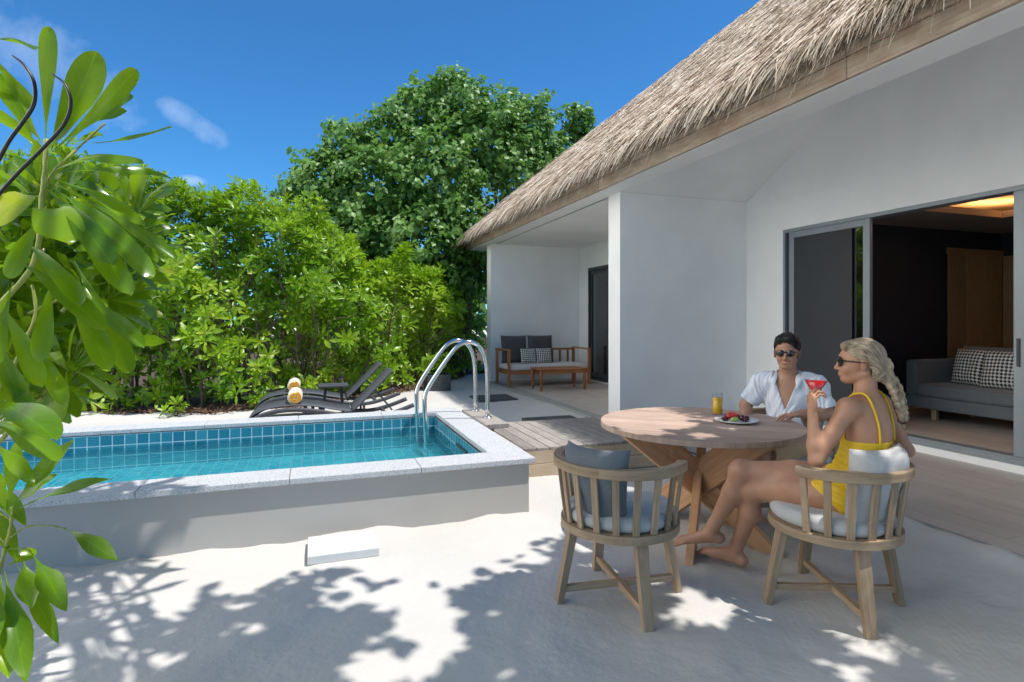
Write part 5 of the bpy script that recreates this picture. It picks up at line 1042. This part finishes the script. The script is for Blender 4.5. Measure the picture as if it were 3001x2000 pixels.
    # mid-distance rosettes of the same shrub
    n = 560; u = RNG.uniform(-90, 320, n); v = RNG.uniform(430, 900, n); keep = (u < 330 - np.clip(v - 600, 0, 400) * .55) & (v > 400 + np.abs(u - 100) * .25); u, v = u[keep], v[keep]; m = len(u); tt = RNG.uniform(1.75, 3.2, m)
    C = np.array([P(a, b, c) for a, b, c in zip(u, v, tt)]); C[:, 2] = np.maximum(C[:, 2], .5); A = np.stack([RNG.normal(.2, .5, m), RNG.normal(-.6, .4, m), RNG.normal(.8, .3, m)], 1)
    parts.append(rosettes(C, A, RNG.uniform(.13, .21, m), 9, rnd_base=.5, st=5, wr=.27))
    V, F, U, R = merge(parts); arr_mesh('foliage', V - bo, F, M['leaf_near'], rnd=R, uv=U, parent=t)
    mb = MB()
    def stem(pts, r0, r1):
        r0 *= .5; r1 *= .45; q = catm([tuple(P(*p) - bo) for p in pts], 5); k = len(q); sm = MB(); sm.tube([Vector(x) for x in q], [r0 + (r1 - r0) * i / (k - 1) * (1 + .0 * i) + (.0012 if i % 3 == 0 else 0) for i in range(k)], 9); sm.build('stem', M['green_stem'], t)
    stem([(107, 320, 1.5), (103, 400, 1.5), (95, 470, 1.48), (92, 540, 1.48), (70, 620, 1.5), (0, 700, 1.5), (-80, 790, 1.5)], .010, .016); stem([(240, 285, 1.6), (180, 340, 1.58), (120, 400, 1.52), (100, 450, 1.5)], .005, .009)
    stem([(75, 655, 1.6), (82, 720, 1.6), (60, 780, 1.6), (20, 860, 1.6), (-60, 960, 1.6)], .007, .012); stem([(170, 700, 1.9), (165, 800, 1.9), (120, 880, 1.9), (50, 960, 1.9), (-60, 1080, 1.9)], .010, .018)
    stem([(90, 760, 2.2), (60, 900, 2.2), (10, 980, 2.2), (-60, 1080, 2.2)], .008, .014); stem([(28, 1165, 1.2), (25, 1210, 1.2), (15, 1250, 1.2), (2, 1300, 1.2), (-25, 1390, 1.2), (-60, 1500, 1.2)], .005, .009)
    stem([(150, 1215, 1.22), (110, 1208, 1.22), (60, 1212, 1.21), (25, 1235, 1.2)], .0022, .0028); stem([(75, 1275, 1.22), (60, 1262, 1.21), (15, 1262, 1.2)], .002, .003); stem([(-40, 1170, 1.2), (10, 1185, 1.2), (26, 1200, 1.2)], .002, .003)
    for _ in range(26):
        a = random.randrange(m); p = Vector(C[a] - bo); branch_mb(mb, p, p + Vector((random.uniform(-.35, -.12), random.uniform(-.15, .15), -random.uniform(.1, .3))), .004, .006, 6, .05)
    for _ in range(4): sm = MB(); branch_mb(sm, (random.uniform(-.3, -.1), random.uniform(-.1, .2), -.03), (random.uniform(-.5, -.3), random.uniform(-.1, .1), 1.0), .018, .012, 8, .04); sm.build('stem', M['green_stem'], t)
    mb.build('twigs', M['green_stem'], t)
near_plant()
for nm, pts, lab in (('cable', [(28, 128, 1.1), (55, 150, 1.1), (78, 190, 1.1), (78, 240, 1.1), (50, 285, 1.1), (15, 335, 1.1), (-30, 430, 1.1), (-60, 560, 1.12)], 'black curved cable hooking over at the left edge, farther left of the pair'), ('cable', [(118, 170, 1.15), (150, 195, 1.15), (163, 240, 1.15), (145, 290, 1.15), (95, 345, 1.15), (35, 405, 1.15), (-20, 470, 1.15), (-80, 560, 1.15)], 'black curved cable crossing in front of the shrub stem, nearer the middle')):
    mb = MB(); q = [Vector(x) for x in catm([tuple(P(*p)) for p in pts], 6)]; k = len(q); q.append(Vector((q[-1].x - .25, q[-1].y - .2, .0))); mb.tube(q, [.0012 + .0024 * min(1, i / 12) for i in range(k + 1)], 10); tag(mb.build(nm, M['black_rubber']), lab, 'cable', 'black curved cables by the shrub')
# low dark ground cover at the bottom left corner
t = empty('ground_plant', (-.98, 2.28, 0)); tag(t, 'low dark sprigs of a small plant at the bottom left corner', 'plant'); n = 110
C = np.stack([RNG.uniform(-.5, .13, n), RNG.uniform(-.3, .02, n), RNG.uniform(.0, .07, n)], 1); V, F, U, R = rosettes(C, RNG.normal(0, .4, (n, 3)) + [0, 0, 1], RNG.uniform(.02, .035, n), 8, rnd_base=.12, st=3); arr_mesh('foliage', V, F, M['leaf_tree'], rnd=R, uv=U, parent=t)
mb = MB(); branch_mb(mb, (.17, -.08, 0), (.21, -.02, .12), .003, .002, 5); mb.build('stalk', M['bark'], t)
# ================================================================== PEOPLE
V3 = lambda *a: np.array(a, float)
def nrm(v): v = np.array(v, float); return v / np.linalg.norm(v)
def head_prims(c, f, u, s=1.0, female=False, smile=False):
    """c = centre of the skull; f forward, u up; returns prims (0 skin, 1 lips, 2 teeth)"""
    f = nrm(f); u = nrm(np.array(u, float) - f * np.dot(u, f)); l = np.cross(u, f)
    P = lambda a, b, d: c + (f * a + l * b + u * d) * s; ax = (f, l, u); pr = []
    def E(a, b, d, ra, rb, rd, k=.012, m=0, rot=None): pr.append(ell(P(a, b, d), (ra * s, rb * s, rd * s), rot or ax, k * s, m))
    jw = .92 if female else 1.0
    E(-.005, 0, .035, .096, .077, .086); E(.035, 0, .0, .060, .066, .075, .02); E(.040, 0, -.045, .048, .054 * jw, .052, .02); E(.066, 0, -.083, .023, .026 * jw, .02, .018)
    pr.append(cap(P(-.02, .052 * jw, -.045), P(.055, .022 * jw, -.085), .018 * s, .017 * s, .02)); pr.append(cap(P(-.02, -.052 * jw, -.045), P(.055, -.022 * jw, -.085), .018 * s, .017 * s, .02))
    E(.066, .034, -.022, .024, .026, .026, .018); E(.066, -.034, -.022, .024, .026, .026, .018)             # cheeks
    E(.080, 0, .034, .016, .048, .016, .016)                                                            # brow
    pr.append(cap(P(.088, 0, .018), P(.108, 0, -.022), .0075 * s, .0105 * s, .010)); E(.106, 0, -.027, .013, .013, .009, .006); E(.096, .012, -.031, .010, .007, .0065, .004); E(.096, -.012, -.031, .010, .007, .0065, .004)
    E(.080, 0, -.055, .018, .026, .017, .012)                                                            # muzzle
    w = .027 if smile else .021
    for sg in (1, -1):
        pr.append(cap(P(.0955, 0, -.0495), P(.084, sg * w, -.0470 if smile else -.0505), .0046 * s, .0026 * s, .003, 1)); pr.append(cap(P(.0945, 0, -.0590), P(.084, sg * w * .9, -.0490 if smile else -.0535), .0052 * s, .0026 * s, .003, 1))
        E(.076, sg * .031, .014, .011, .014, .009, .006)
        E(-.006, sg * .079, -.004, .016, .0065, .030, .006, 0, (nrm(f * .93 + l * sg * .35), nrm(l * sg * .93 - f * .35), u)); E(-.004, sg * .083, .016, .016, .006, .010, .006)
    return pr, P, (f, l, u)
def hand_prims(w, d, n, th, curl=(.5, .5, .5), s=1.0, thumb=(.6, .5)):
    """w wrist, d finger direction, n palm normal (towards the palm), th +1/-1 the side of the thumb along cross(d, n)"""
    d = nrm(d); n = nrm(np.array(n, float) - d * np.dot(n, d)); a = np.cross(d, n) * th; pr = []
    W_ = lambda x, y, z: w + (d * x + a * y + n * z) * s
    pr.append(ell(W_(.048, 0, .0), (.05 * s, .040 * s, .0135 * s), (d, a, n), .008)); pr.append(cap(W_(-.01, 0, 0), W_(.03, 0, 0), .021 * s, .022 * s, .014)); pr.append(cap(W_(.02, .022, .006), W_(.045, .03, .008), .014 * s, .012 * s, .008))
    for i, (y, L_, r) in enumerate(((.030, .88, .0083), (.010, 1.0, .0087), (-.010, .94, .0083), (-.029, .76, .0074))):
        p = W_(.083 - .006 * abs(i - 1), y, .001); ang = curl[0] * (1 + .06 * i); dirn = d * math.cos(ang) + n * math.sin(ang) + a * (.10 - .07 * i)
        for k, (l_, da) in enumerate(((.043, curl[1]), (.027, curl[2]), (.021, 0))):
            dirn = nrm(dirn); q = p + dirn * l_ * L_ * s; rr = r * s * (1 - .1 * k); pr.append(cap(p, q, rr, rr * .92, .0035)); p = q; ang += da; dirn = d * math.cos(ang) + n * math.sin(ang) + a * (.08 - .06 * i)
    p = W_(.022, .030, .008); dr = nrm(d * .62 + a * .70 + n * thumb[0])
    for l_, r in ((.036, .0115), (.030, .0098), (.024, .0088)): q = p + dr * l_ * s; pr.append(cap(p, q, r * s, r * .93 * s, .004)); p = q; dr = nrm(dr + n * thumb[1] + d * .25 - a * .15)
    return pr
def foot_prims(an, toe, up, s=1.0):
    an, toe = np.array(an, float), np.array(toe, float); d = nrm(toe - an); up = nrm(np.array(up, float) - d * np.dot(up, d)); sd = np.cross(up, d); pr = []; Ln = np.linalg.norm(toe - an)
    heel = an - d * .035 * s - up * .045 * s; ball = toe - d * .035 * s
    pr += [cap(an, heel, .034 * s, .030 * s, .02), cap(heel, ball, .030 * s, .020 * s, .02), cap(an, ball, .033 * s, .017 * s, .03), ell(ball + sd * .0, (.045 * s, .043 * s, .016 * s), (d, sd, up), .012)]
    for i, (y, l_, r) in enumerate(((.030, .040, .012), (.012, .040, .0085), (-.004, .035, .008), (-.018, .029, .0075), (-.031, .022, .007))): b = ball + sd * y * s + d * .018 * s; pr.append(cap(b, b + d * l_ * s - up * .003, r * s, r * s * .9, .003))
    return pr
def wrinkle(amp, fr, seed=0.):
    return lambda X, Y, Z: (amp * (np.sin(fr * (X * .9 + Z * .8 + .35 * np.sin(fr * .5 * Y + seed)) + seed) * np.sin(fr * .55 * (Y - Z * .6) + 1.3 + seed) + .5 * np.sin(fr * 1.9 * (Z * .5 + Y * .8 - X * .3) + seed))).astype(np.float32)
def huv(H, f, l, ka, kb):
    def fn(V):
        q = V - H; a = q @ f; b = q @ l; return np.stack([a * ka, np.arctan2(b, q[:, 2] + .1) * kb + a * kb * 2], 1)
    return fn
def shades(parent, Pf, axes, s, lens_r=(.026, .021), xo=.104, tr=.0024):
    f, l, u = axes; mb = MB()
    for sg in (1, -1):
        c = Pf(xo - .002, sg * .032, .012); n = 22; out = []; 
        for rr, dx in ((1, 0), (.6, .003), (.0, .004)):
            for k in range(n): a = 2 * math.pi * k / n; q = c + (l * math.cos(a) * lens_r[0] * rr + u * (math.sin(a) * lens_r[1] * rr * (1 if math.sin(a) < 0 else .9)) + f * (dx - .006 * abs(math.cos(a) * rr) * (1 if sg * math.cos(a) > 0 else .2))) * s; out.append(q)
        mb.raw(out, [(i * n + k, i * n + (k + 1) % n, (i + 1) * n + (k + 1) % n, (i + 1) * n + k) for i in range(2) for k in range(n)], 0, 0, True)
    g = mb.build('sunglasses', M['lens'], parent); mb = MB()
    for sg in (1, -1):
        c = Pf(xo - .002, sg * .032, .012); n = 24; pts = [c + (l * math.cos(2 * math.pi * k / n) * lens_r[0] * 1.04 + u * math.sin(2 * math.pi * k / n) * lens_r[1] * 1.04 * (1 if k > n / 2 else .92) - f * .006 * abs(math.cos(2 * math.pi * k / n)) * (1 if sg * math.cos(2 * math.pi * k / n) > 0 else .2)) * s for k in range(n + 1)]
        mb.tube(pts, .0022 * s, 6); mb.tube([Pf(xo - .010, sg * .060, .018), Pf(.05, sg * .079, .016), Pf(-.012, sg * .088, .012)], tr * s, 6)
    mb.tube([Pf(xo + .001, .010, .017), Pf(xo + .003, 0, .020), Pf(xo + .001, -.010, .017)], .0024 * s, 6); mb.build('spectacle_frame', M['black_rubber'], g)

# ------------------------------------------------------------------ woman in the yellow swimsuit
def woman():
    t = empty('person', (2.53, 2.2, 0)); tag(t, 'woman in a yellow swimsuit and sunglasses sitting cross-legged, holding up a red drink', 'person'); o = np.array([2.53, 2.2, 0])
    H = V3(2.632, 2.15, 1.225) - o; hf = V3(-.735, .678, .02); pel = V3(2.575, 2.155, .575) - o; hx = V3(.95, .31, 0); fw = V3(-.31, .95, 0)
    waist = V3(2.600, 2.105, .745) - o; chest = V3(2.625, 2.10, .90) - o; up_ = V3(2.63, 2.115, 1.02) - o
    lS, rS = V3(2.472, 2.085, 1.018) - o, V3(2.79, 2.165, 1.015) - o; hp, Pf, axs = head_prims(H, hf, (0, 0, 1), .97, True)
    torso = [ell(pel, (.165, .125, .115), (hx, fw, (0, 0, 1)), .05), ell(pel + fw * -.045 + V3(0, 0, -.01), (.15, .095, .10), (hx, fw, (0, 0, 1)), .05), cap(pel + V3(0, 0, .05), waist, .112, .098, .06), ell(waist, (.128, .092, .11), (hx, fw, (0, 0, 1)), .06), ell(chest, (.140, .100, .14), (hx, fw, (0, 0, 1)), .06),
             ell(chest + fw * .075 + hx * .062 + V3(0, 0, .0), (.055, .052, .055), None, .03), ell(chest + fw * .075 - hx * .062 + V3(0, 0, .0), (.055, .052, .055), None, .03), ell(up_, (.150, .075, .055), (hx, fw, (0, 0, 1)), .05), cap(up_ + V3(0, 0, .03), H + V3(0, 0, -.07) - nrm(hf) * .022, .056, .050, .04)]
    lH, rH = pel - hx * .085 + fw * .02 + V3(0, 0, -.01), pel + hx * .085 + fw * .02 + V3(0, 0, .01)
    lK, lA, lT = V3(2.285, 2.515, .515) - o, V3(2.315, 2.69, .10) - o, V3(2.235, 2.90, .035) - o
    rK, rA, rT = V3(2.235, 2.555, .615) - o, V3(2.175, 2.735, .215) - o, V3(2.055, 2.885, .125) - o
    legs = []
    for Hh, K, A, T in ((lH, lK, lA, lT), (rH, rK, rA, rT)):
        mid = (Hh + K) / 2 + V3(0, 0, .012); legs += [cap(Hh, mid, .088, .078, .05), cap(mid, K, .078, .055, .04), ell(K, (.056, .056, .054), None, .03)]
        cal = K + (A - K) * .32 - fw * .016; legs += [cap(K, cal, .050, .054, .03), cap(cal, A + (K - A) * .12, .054, .034, .03), cap(A + (K - A) * .15, A, .034, .032, .02)]
    legs += foot_prims(lA, lT, (0, 0, 1), .95) + foot_prims(rA, rT, (-.1, -.3, 1), .95)
    lE, lW = V3(2.315, 2.125, .765) - o, V3(2.335, 2.165, .985) - o; rE, rW = V3(2.90, 2.105, .775) - o, V3(2.86, 2.30, .765) - o; arms = []
    for S_, E_, W_ in ((lS, lE, lW), (rS, rE, rW)):
        up2 = (S_ + E_) / 2; arms += [ell(S_, (.048, .048, .048), None, .05), cap(S_, up2, .042, .039, .03), cap(up2, E_, .039, .034, .02), cap(E_, E_ + (W_ - E_) * .3, .034, .036, .02), cap(E_ + (W_ - E_) * .3, W_, .036, .023, .02)]
    camr = V3(math.cos(YAW), -math.sin(YAW), 0)
    hands = hand_prims(lW + V3(0, 0, .01), V3(-.05, .05, 1), camr + V3(.0, .1, 0), 1, (.75, .95, .6), .94, (.5, .5)) + hand_prims(rW, V3(-.15, .9, -.12), V3(0, 0, -1), 1, (.25, .3, .3), .94)
    sdf_mesh('body', torso + legs + arms + hands + hp, .0042, [M['skin_f'], M['lips'], M['teeth']], t)
    # swimsuit: torso offset outward, cut at legs and back
    suit = torso[:8] + [cap(lH, lH + (lK - lH) * .2, .089, .085, .05), cap(rH, rH + (rK - rH) * .2, .089, .085, .05)]
    def cut(X, Y, Z):
        fwd = (X - pel[0]) * fw[0] + (Y - pel[1]) * fw[1]; lat = (X - pel[0]) * hx[0] + (Y - pel[1]) * hx[1]
        top = Z - np.where(fwd > -.01, .955, .855 + 0 * fwd); leg = (.60 - Z) * .6 + (fwd - .045) * .8 + (np.abs(lat) - .10) * .35 - .0
        leg2 = (np.abs(lat) * .9 + fwd * .75 - (Z - .46) * 1.0 - .085) * .6
        return np.maximum(top, leg2)
    s = sdf_mesh('swimsuit', suit, .0045, M['swim'], t, off=.005, cut=cut, disp=lambda X, Y, Z: (.0016 * np.sin(190 * (Z + .25 * X - .2 * Y)) * np.clip((.86 - Z) * 8, 0, 1)).astype(np.float32))
    mb = MB()
    for sg, S_ in ((-1, lS), (1, rS)):
        a = chest + hx * sg * .085 - fw * .085 + V3(0, 0, -.05); b = chest + hx * sg * .088 - fw * .078 + V3(0, 0, .05); c = up_ + hx * sg * .092 - fw * .045 + V3(0, 0, .05); d = up_ + hx * sg * .092 + fw * .01 + V3(0, 0, .065); e = up_ + hx * sg * .085 + fw * .06 + V3(0, 0, .02); g = chest + hx * sg * .07 + fw * .105 + V3(0, 0, .04)
        pts = catm([tuple(q) for q in (a, b, c, d, e, g)], 5); mb.tube([Vector(q) for q in pts], .0056, 8)
    mb.build('strap', M['swim'], s)
    # hair: cap of hair swept back, ear showing, with a long braid
    f, l, u = axs; hs = []
    hs += [ell(Pf(-.012, 0, .047), (.103 * .97, .084 * .97, .090 * .97), axs, .01), ell(Pf(-.055, 0, .0), (.062, .074, .075), axs, .02), ell(Pf(-.058, 0, -.045), (.036, .048, .05), axs, .03), ell(Pf(.055, 0, .095), (.035, .045, .022), axs, .02)]
    ph = lambda X, Y, Z: ((X - H[0]) * f[0] + (Y - H[1]) * f[1] + (Z - H[2]) * f[2], (X - H[0]) * l[0] + (Y - H[1]) * l[1] + (Z - H[2]) * l[2], Z - H[2])
    def hcut(X, Y, Z):
        a, b, d = ph(X, Y, Z); line = a - (.005 + np.clip((d - .015) * 1.35, -.05, .12)); face = np.minimum(line, .0 + a * 0 + (a + .0)); ear = .024 - np.sqrt((a + .004) ** 2 + (d + .004) ** 2); return np.maximum(line, np.where(np.abs(b) > .06, ear, -1))
    def hdisp(X, Y, Z):
        a, b, d = ph(X, Y, Z); th = np.arctan2(b, d + .12); return (.0018 * np.sin(30 * th + 25 * a) + .0010 * np.sin(66 * th - 20 * a)).astype(np.float32)
    hair = sdf_mesh('hair', hs, .004, M['hair_f'], t, cut=hcut, disp=hdisp, uvf=huv(H, f, l, 8, 20))
    br = []; B = [Pf(-.095, .012, .045), Pf(-.112, .01, .005), Pf(-.108, .008, -.04), V3(2.735, 2.05, 1.125) - o, V3(2.75, 2.035, 1.06) - o, V3(2.765, 2.03, 1.0) - o, V3(2.775, 2.03, .955) - o]
    q = catm([tuple(p) for p in B], 4); n = len(q)
    for i, p in enumerate(q):
        t_ = i / (n - 1); r = .0255 * (1 - .42 * t_) * (.55 + .9 * min(1, t_ * 4)) ; sg = 1 if i % 2 else -1; pp = np.array(p); off = camr * sg * r * .50
        br.append(ell(pp + off, (r * .72, r * .8, r * .95), None, .004)); br.append(cap(pp - off * .6 + V3(0, 0, r * .5), pp + off - V3(0, 0, r * .4), r * .42, r * .5, .004))
    e_ = np.array(q[-1]); br.append(cap(e_ + V3(0, 0, -.01), e_ + V3(.004, 0, -.05), .012, .006, .006))
    for z in (0, .35, .7): br.append(cap(Pf(-.07, .045 - .03 * z, -.03 - .05 * z), np.array(q[int(n * .42)]) + camr * (.02 - .03 * z), .022, .014, .012)); br.append(cap(Pf(-.06, -.045 + .03 * z, -.03 - .05 * z), np.array(q[int(n * .42)]) - camr * (.02 - .03 * z), .022, .014, .012))
    sdf_mesh('braid', br, .004, M['hair_f'], hair, disp=lambda X, Y, Z: (.0012 * np.sin(260 * (Z + .6 * X)) * np.sin(160 * (Y - X))).astype(np.float32), uvf=lambda V: np.stack([V[:, 2] * 12 + np.abs(V[:, 0] * 20), V[:, 0] * 110 + V[:, 1] * 60], 1))
    mb = MB(); mb.tube([Vector(e_ + V3(0, 0, -.006)), Vector(e_ + V3(0, 0, -.022))], .0135, 12); mb.build('hair_tie', M['black_rubber'], hair)
    shades(t, Pf, axs, .97, (.031, .026), .103, .0034); return lW + o
woman()
# drink in her hand
t = empty('cocktail_glass', (2.372, 2.188, .985)); tag(t, 'wide stemmed glass of red drink held up in the hand of the woman', 'glass'); tl = MB()
tl.lathe([(0, 0), (.03, 0), (.031, .003), (.006, .008), (.0045, .02), (.0045, .075), (.012, .085), (.055, .165), (.0535, .165), (.010, .090), (0, .088)], seg=30)
g = tl.build('goblet', M['glass'], t); mb = MB(); mb.lathe([(0, .0885), (.0098, .0905), (.0520, .1605), (0, .1605)], seg=30); mb.build('drink', M['cocktail'], t); t.rotation_euler = (math.radians(-4), math.radians(7), 0)

# ------------------------------------------------------------------ man in the white shirt
def man():
    t = empty('person', (3.3, 3.25, 0)); tag(t, 'smiling man with black hair, sunglasses and an open necked white shirt at the table', 'person'); o = np.array([3.3, 3.25, 0])
    H = V3(3.235, 3.225, 1.205) - o; hf = nrm(V3(-.78, -.62, -.04)); fw = nrm(V3(-.82, -.57, 0)); lt = V3(.57, -.82, 0); Z_ = (0, 0, 1)
    pel = V3(3.26, 3.24, .585) - o; chest = V3(3.315, 3.285, .90) - o; sh = V3(3.29, 3.265, 1.005) - o; lS, rS = sh + lt * .180 + V3(0, 0, -.028), sh - lt * .180 + V3(0, 0, -.028)
    hp, Pf, axs = head_prims(H, hf, (0, 0, 1), 1.0, False, True)
    torso = [ell(pel, (.115, .165, .12), (fw, lt, Z_), .05), cap(pel + V3(0, 0, .05), chest, .125, .13, .06), ell(chest, (.11, .17, .15), (fw, lt, Z_), .06), ell(sh, (.075, .165, .05), (fw, lt, Z_), .05), cap(sh + V3(0, 0, .02), H - V3(0, 0, .07) - fw * .015, .060, .055, .04)]
    lH, rH = pel + lt * .095 + fw * .04, pel - lt * .095 + fw * .04; lK, rK = V3(2.72, 2.965, .565) - o, V3(2.93, 3.38, .57) - o; lA, rA = V3(2.78, 3.08, .10) - o, V3(2.95, 3.50, .10) - o
    legs = []
    for h_, k_, a_ in ((lH, lK, lA), (rH, rK, rA)):
        legs += [cap(h_, k_, .088, .06, .04), ell(k_, (.06, .06, .058), None, .03), cap(k_, k_ + (a_ - k_) * .35, .053, .056, .03), cap(k_ + (a_ - k_) * .35, a_, .056, .036, .03)] + foot_prims(a_, a_ + np.array(fw) * .19 + V3(0, 0, -.06), Z_, 1.05)
    lE, lW = V3(3.425, 3.045, .785) - o, V3(3.185, 3.045, .80) - o; rE, rW = V3(3.11, 3.50, .80) - o, V3(2.98, 3.33, .665) - o; arms = []
    for S_, E_, W_ in ((lS, lE, lW), (rS, rE, rW)):
        arms += [ell(S_, (.062, .062, .058), None, .05), cap(S_, (S_ + E_) / 2, .056, .052, .03), cap((S_ + E_) / 2, E_, .052, .043, .02), cap(E_, E_ + (W_ - E_) * .3, .043, .045, .02), cap(E_ + (W_ - E_) * .3, W_, .045, .029, .02)]
    hands = hand_prims(lW, V3(-.9, .25, -.05), V3(0, 0, -1), -1, (.15, .3, .25), 1.03) + hand_prims(rW, V3(-.6, -.6, -.25), V3(0, 0, -1), 1, (.2, .3, .25), 1.03)
    sdf_mesh('body', torso + legs + arms + hands + hp, .004, [M['skin_m'], M['lips'], M['teeth']], t)
    sl = lambda S_, E_: [ell(S_, (.066, .066, .060), None, .06), cap(S_, S_ + (E_ - S_) * .80, .062, .070, .04)]
    shirt = [ell(pel + V3(0, 0, .04), (.135, .18, .12), (fw, lt, Z_), .06), cap(pel + V3(0, 0, .05), chest, .135, .14, .06), ell(chest, (.12, .18, .16), (fw, lt, Z_), .06), ell(sh, (.082, .172, .056), (fw, lt, Z_), .05), cap(sh + V3(0, 0, .0), sh + V3(0, 0, .035) - fw * .01, .075, .068, .03)] + [cap(sh + V3(0, 0, .012) + lt * .06, lS + V3(0, 0, .0), .062, .062, .04), cap(sh + V3(0, 0, .012) - lt * .06, rS + V3(0, 0, .0), .062, .062, .04)] + sl(lS, lE) + sl(rS, rE)
    def cut(X, Y, Z):
        a = (X - sh[0]) * fw[0] + (Y - sh[1]) * fw[1]; b = (X - sh[0]) * lt[0] + (Y - sh[1]) * lt[1]; c = Z - sh[2]
        v = np.where(a > -.03, (c + .20) * .36 - np.abs(b), -1.) ; neck = np.where(np.abs(b) < .095, c - .055 + .3 * a, -1); out = np.maximum(np.minimum(v, .03), neck)
        for S_, E_ in ((lS, lE), (rS, rE)):
            d = nrm(E_ - S_); q = (X - S_[0]) * d[0] + (Y - S_[1]) * d[1] + (Z - S_[2]) * d[2] - np.linalg.norm(E_ - S_) * .80; side = ((X - S_[0]) * lt[0] + (Y - S_[1]) * lt[1]) * (1 if np.dot(S_, lt) > 0 else -1); near = np.abs((X - E_[0])) + np.abs(Y - E_[1]) + np.abs(Z - E_[2]) * .5
            out = np.maximum(out, np.where(near < .26, q, -1))
        return out
    inner = torso[1:4]
    s = sdf_mesh('shirt', shirt, .0048, M['shirt'], t, off=.002, cut=cut, disp=wrinkle(.0065, 42, 1.))
    # hollow look: darker skin shows in the open neck; collar leaves and buttons
    mb = MB()
    for sg in (1, -1):
        pts = [sh + lt * sg * .062 - fw * .050 + V3(0, 0, .075), sh + lt * sg * .074 + fw * .01 + V3(0, 0, .070), sh + lt * sg * .060 + fw * .075 + V3(0, 0, .030), sh + lt * sg * .072 + fw * .118 + V3(0, 0, -.035)]
        lo_ = [sh + lt * sg * .085 - fw * .070 + V3(0, 0, .045), sh + lt * sg * .105 + fw * .01 + V3(0, 0, .050), sh + lt * sg * .105 + fw * .085 + V3(0, 0, .010), sh + lt * sg * .078 + fw * .128 + V3(0, 0, -.055)]
        P1 = catm([tuple(p) for p in pts], 4); P2 = catm([tuple(p) for p in lo_], 4); n = len(P1); vs = [np.array(p) + fw * .004 for p in P1] + [np.array(p) + fw * .006 for p in P2] + [np.array(p) for p in P1] + [np.array(p) for p in P2]
        fs = [(i, i + 1, n + i + 1, n + i) for i in range(n - 1)] + [(2 * n + i, 3 * n + i, 3 * n + i + 1, 2 * n + i + 1) for i in range(n - 1)] + [(i, 2 * n + i, 2 * n + i + 1, i + 1) for i in range(n - 1)] + [(n + i, n + i + 1, 3 * n + i + 1, 3 * n + i) for i in range(n - 1)]; mb.raw(vs, fs, 0, 0, True)
    mb.build('collar', M['shirt'], s)
    shorts = [ell(pel, (.135, .178, .125), (fw, lt, Z_), .05)]
    for h_, k_ in ((lH, lK), (rH, rK)): shorts.append(cap(h_, h_ + (k_ - h_) * .86, .102, .092, .05))
    def scut(X, Y, Z):
        out = Z - .66
        for h_, k_ in ((lH, lK), (rH, rK)): d = nrm(k_ - h_); out = np.maximum(out, (X - h_[0]) * d[0] + (Y - h_[1]) * d[1] + (Z - h_[2]) * d[2] - np.linalg.norm(k_ - h_) * .86)
        return out
    sdf_mesh('shorts', shorts, .005, M['shorts'], t, cut=scut, disp=wrinkle(.006, 50, 2.))
    f, l, u = axs; hs = [ell(Pf(-.015, 0, .056), (.108, .089, .096), axs, .01), ell(Pf(-.055, 0, .01), (.06, .078, .07), axs, .02), ell(Pf(.040, .02, .116), (.052, .048, .034), axs, .02), ell(Pf(.042, -.035, .108), (.045, .035, .030), axs, .02)]
    rg = np.random.default_rng(3)
    for _ in range(46):
        an = rg.uniform(-1.5, 1.5); a0 = rg.uniform(-.07, .06); p0 = Pf(a0, math.sin(an) * .078, .058 + math.cos(an) * .085); p1 = Pf(a0 + rg.uniform(.02, .05), math.sin(an + .25) * .086, .052 + math.cos(an + .2) * .088); hs.append(cap(p0, p1, .012, .006, .004))
    def hcut(X, Y, Z):
        a = (X - H[0]) * f[0] + (Y - H[1]) * f[1] + (Z - H[2]) * f[2]; b = (X - H[0]) * l[0] + (Y - H[1]) * l[1]; d = Z - H[2] + .03 * a
        side = a - np.interp(d.ravel(), [-.1, -.02, .03, .08], [-.06, -.014, .012, .030]).reshape(d.shape) + .004 * np.sin(d * 220)
        front = (.088 - (np.abs(b + .008) / .07) ** 2 * .045 + .004 * np.sin(b * 190)) - d
        return np.maximum(np.minimum(side, front), -.045 - d)
    sdf_mesh('hair', hs, .004, M['hair_m'], t, cut=hcut, uvf=huv(H, f, l, 9, 16))
    shades(t, Pf, axs, 1.0, (.027, .0225), .103)
    mb = MB(); vs = []; n = 9
    for i in range(n):
        b = -.0125 + .025 * i / (n - 1); a = .1008 - b * b * 38; z = -.0530 + b * b * 16; vs += [Pf(a, b, z), Pf(a - .001, b, z - .0034 * (1 - (b / .0135) ** 2))]
    mb.raw(vs, [(2 * i, 2 * i + 2, 2 * i + 3, 2 * i + 1) for i in range(n - 1)]); mb.build('teeth', M['teeth'], t)
man()
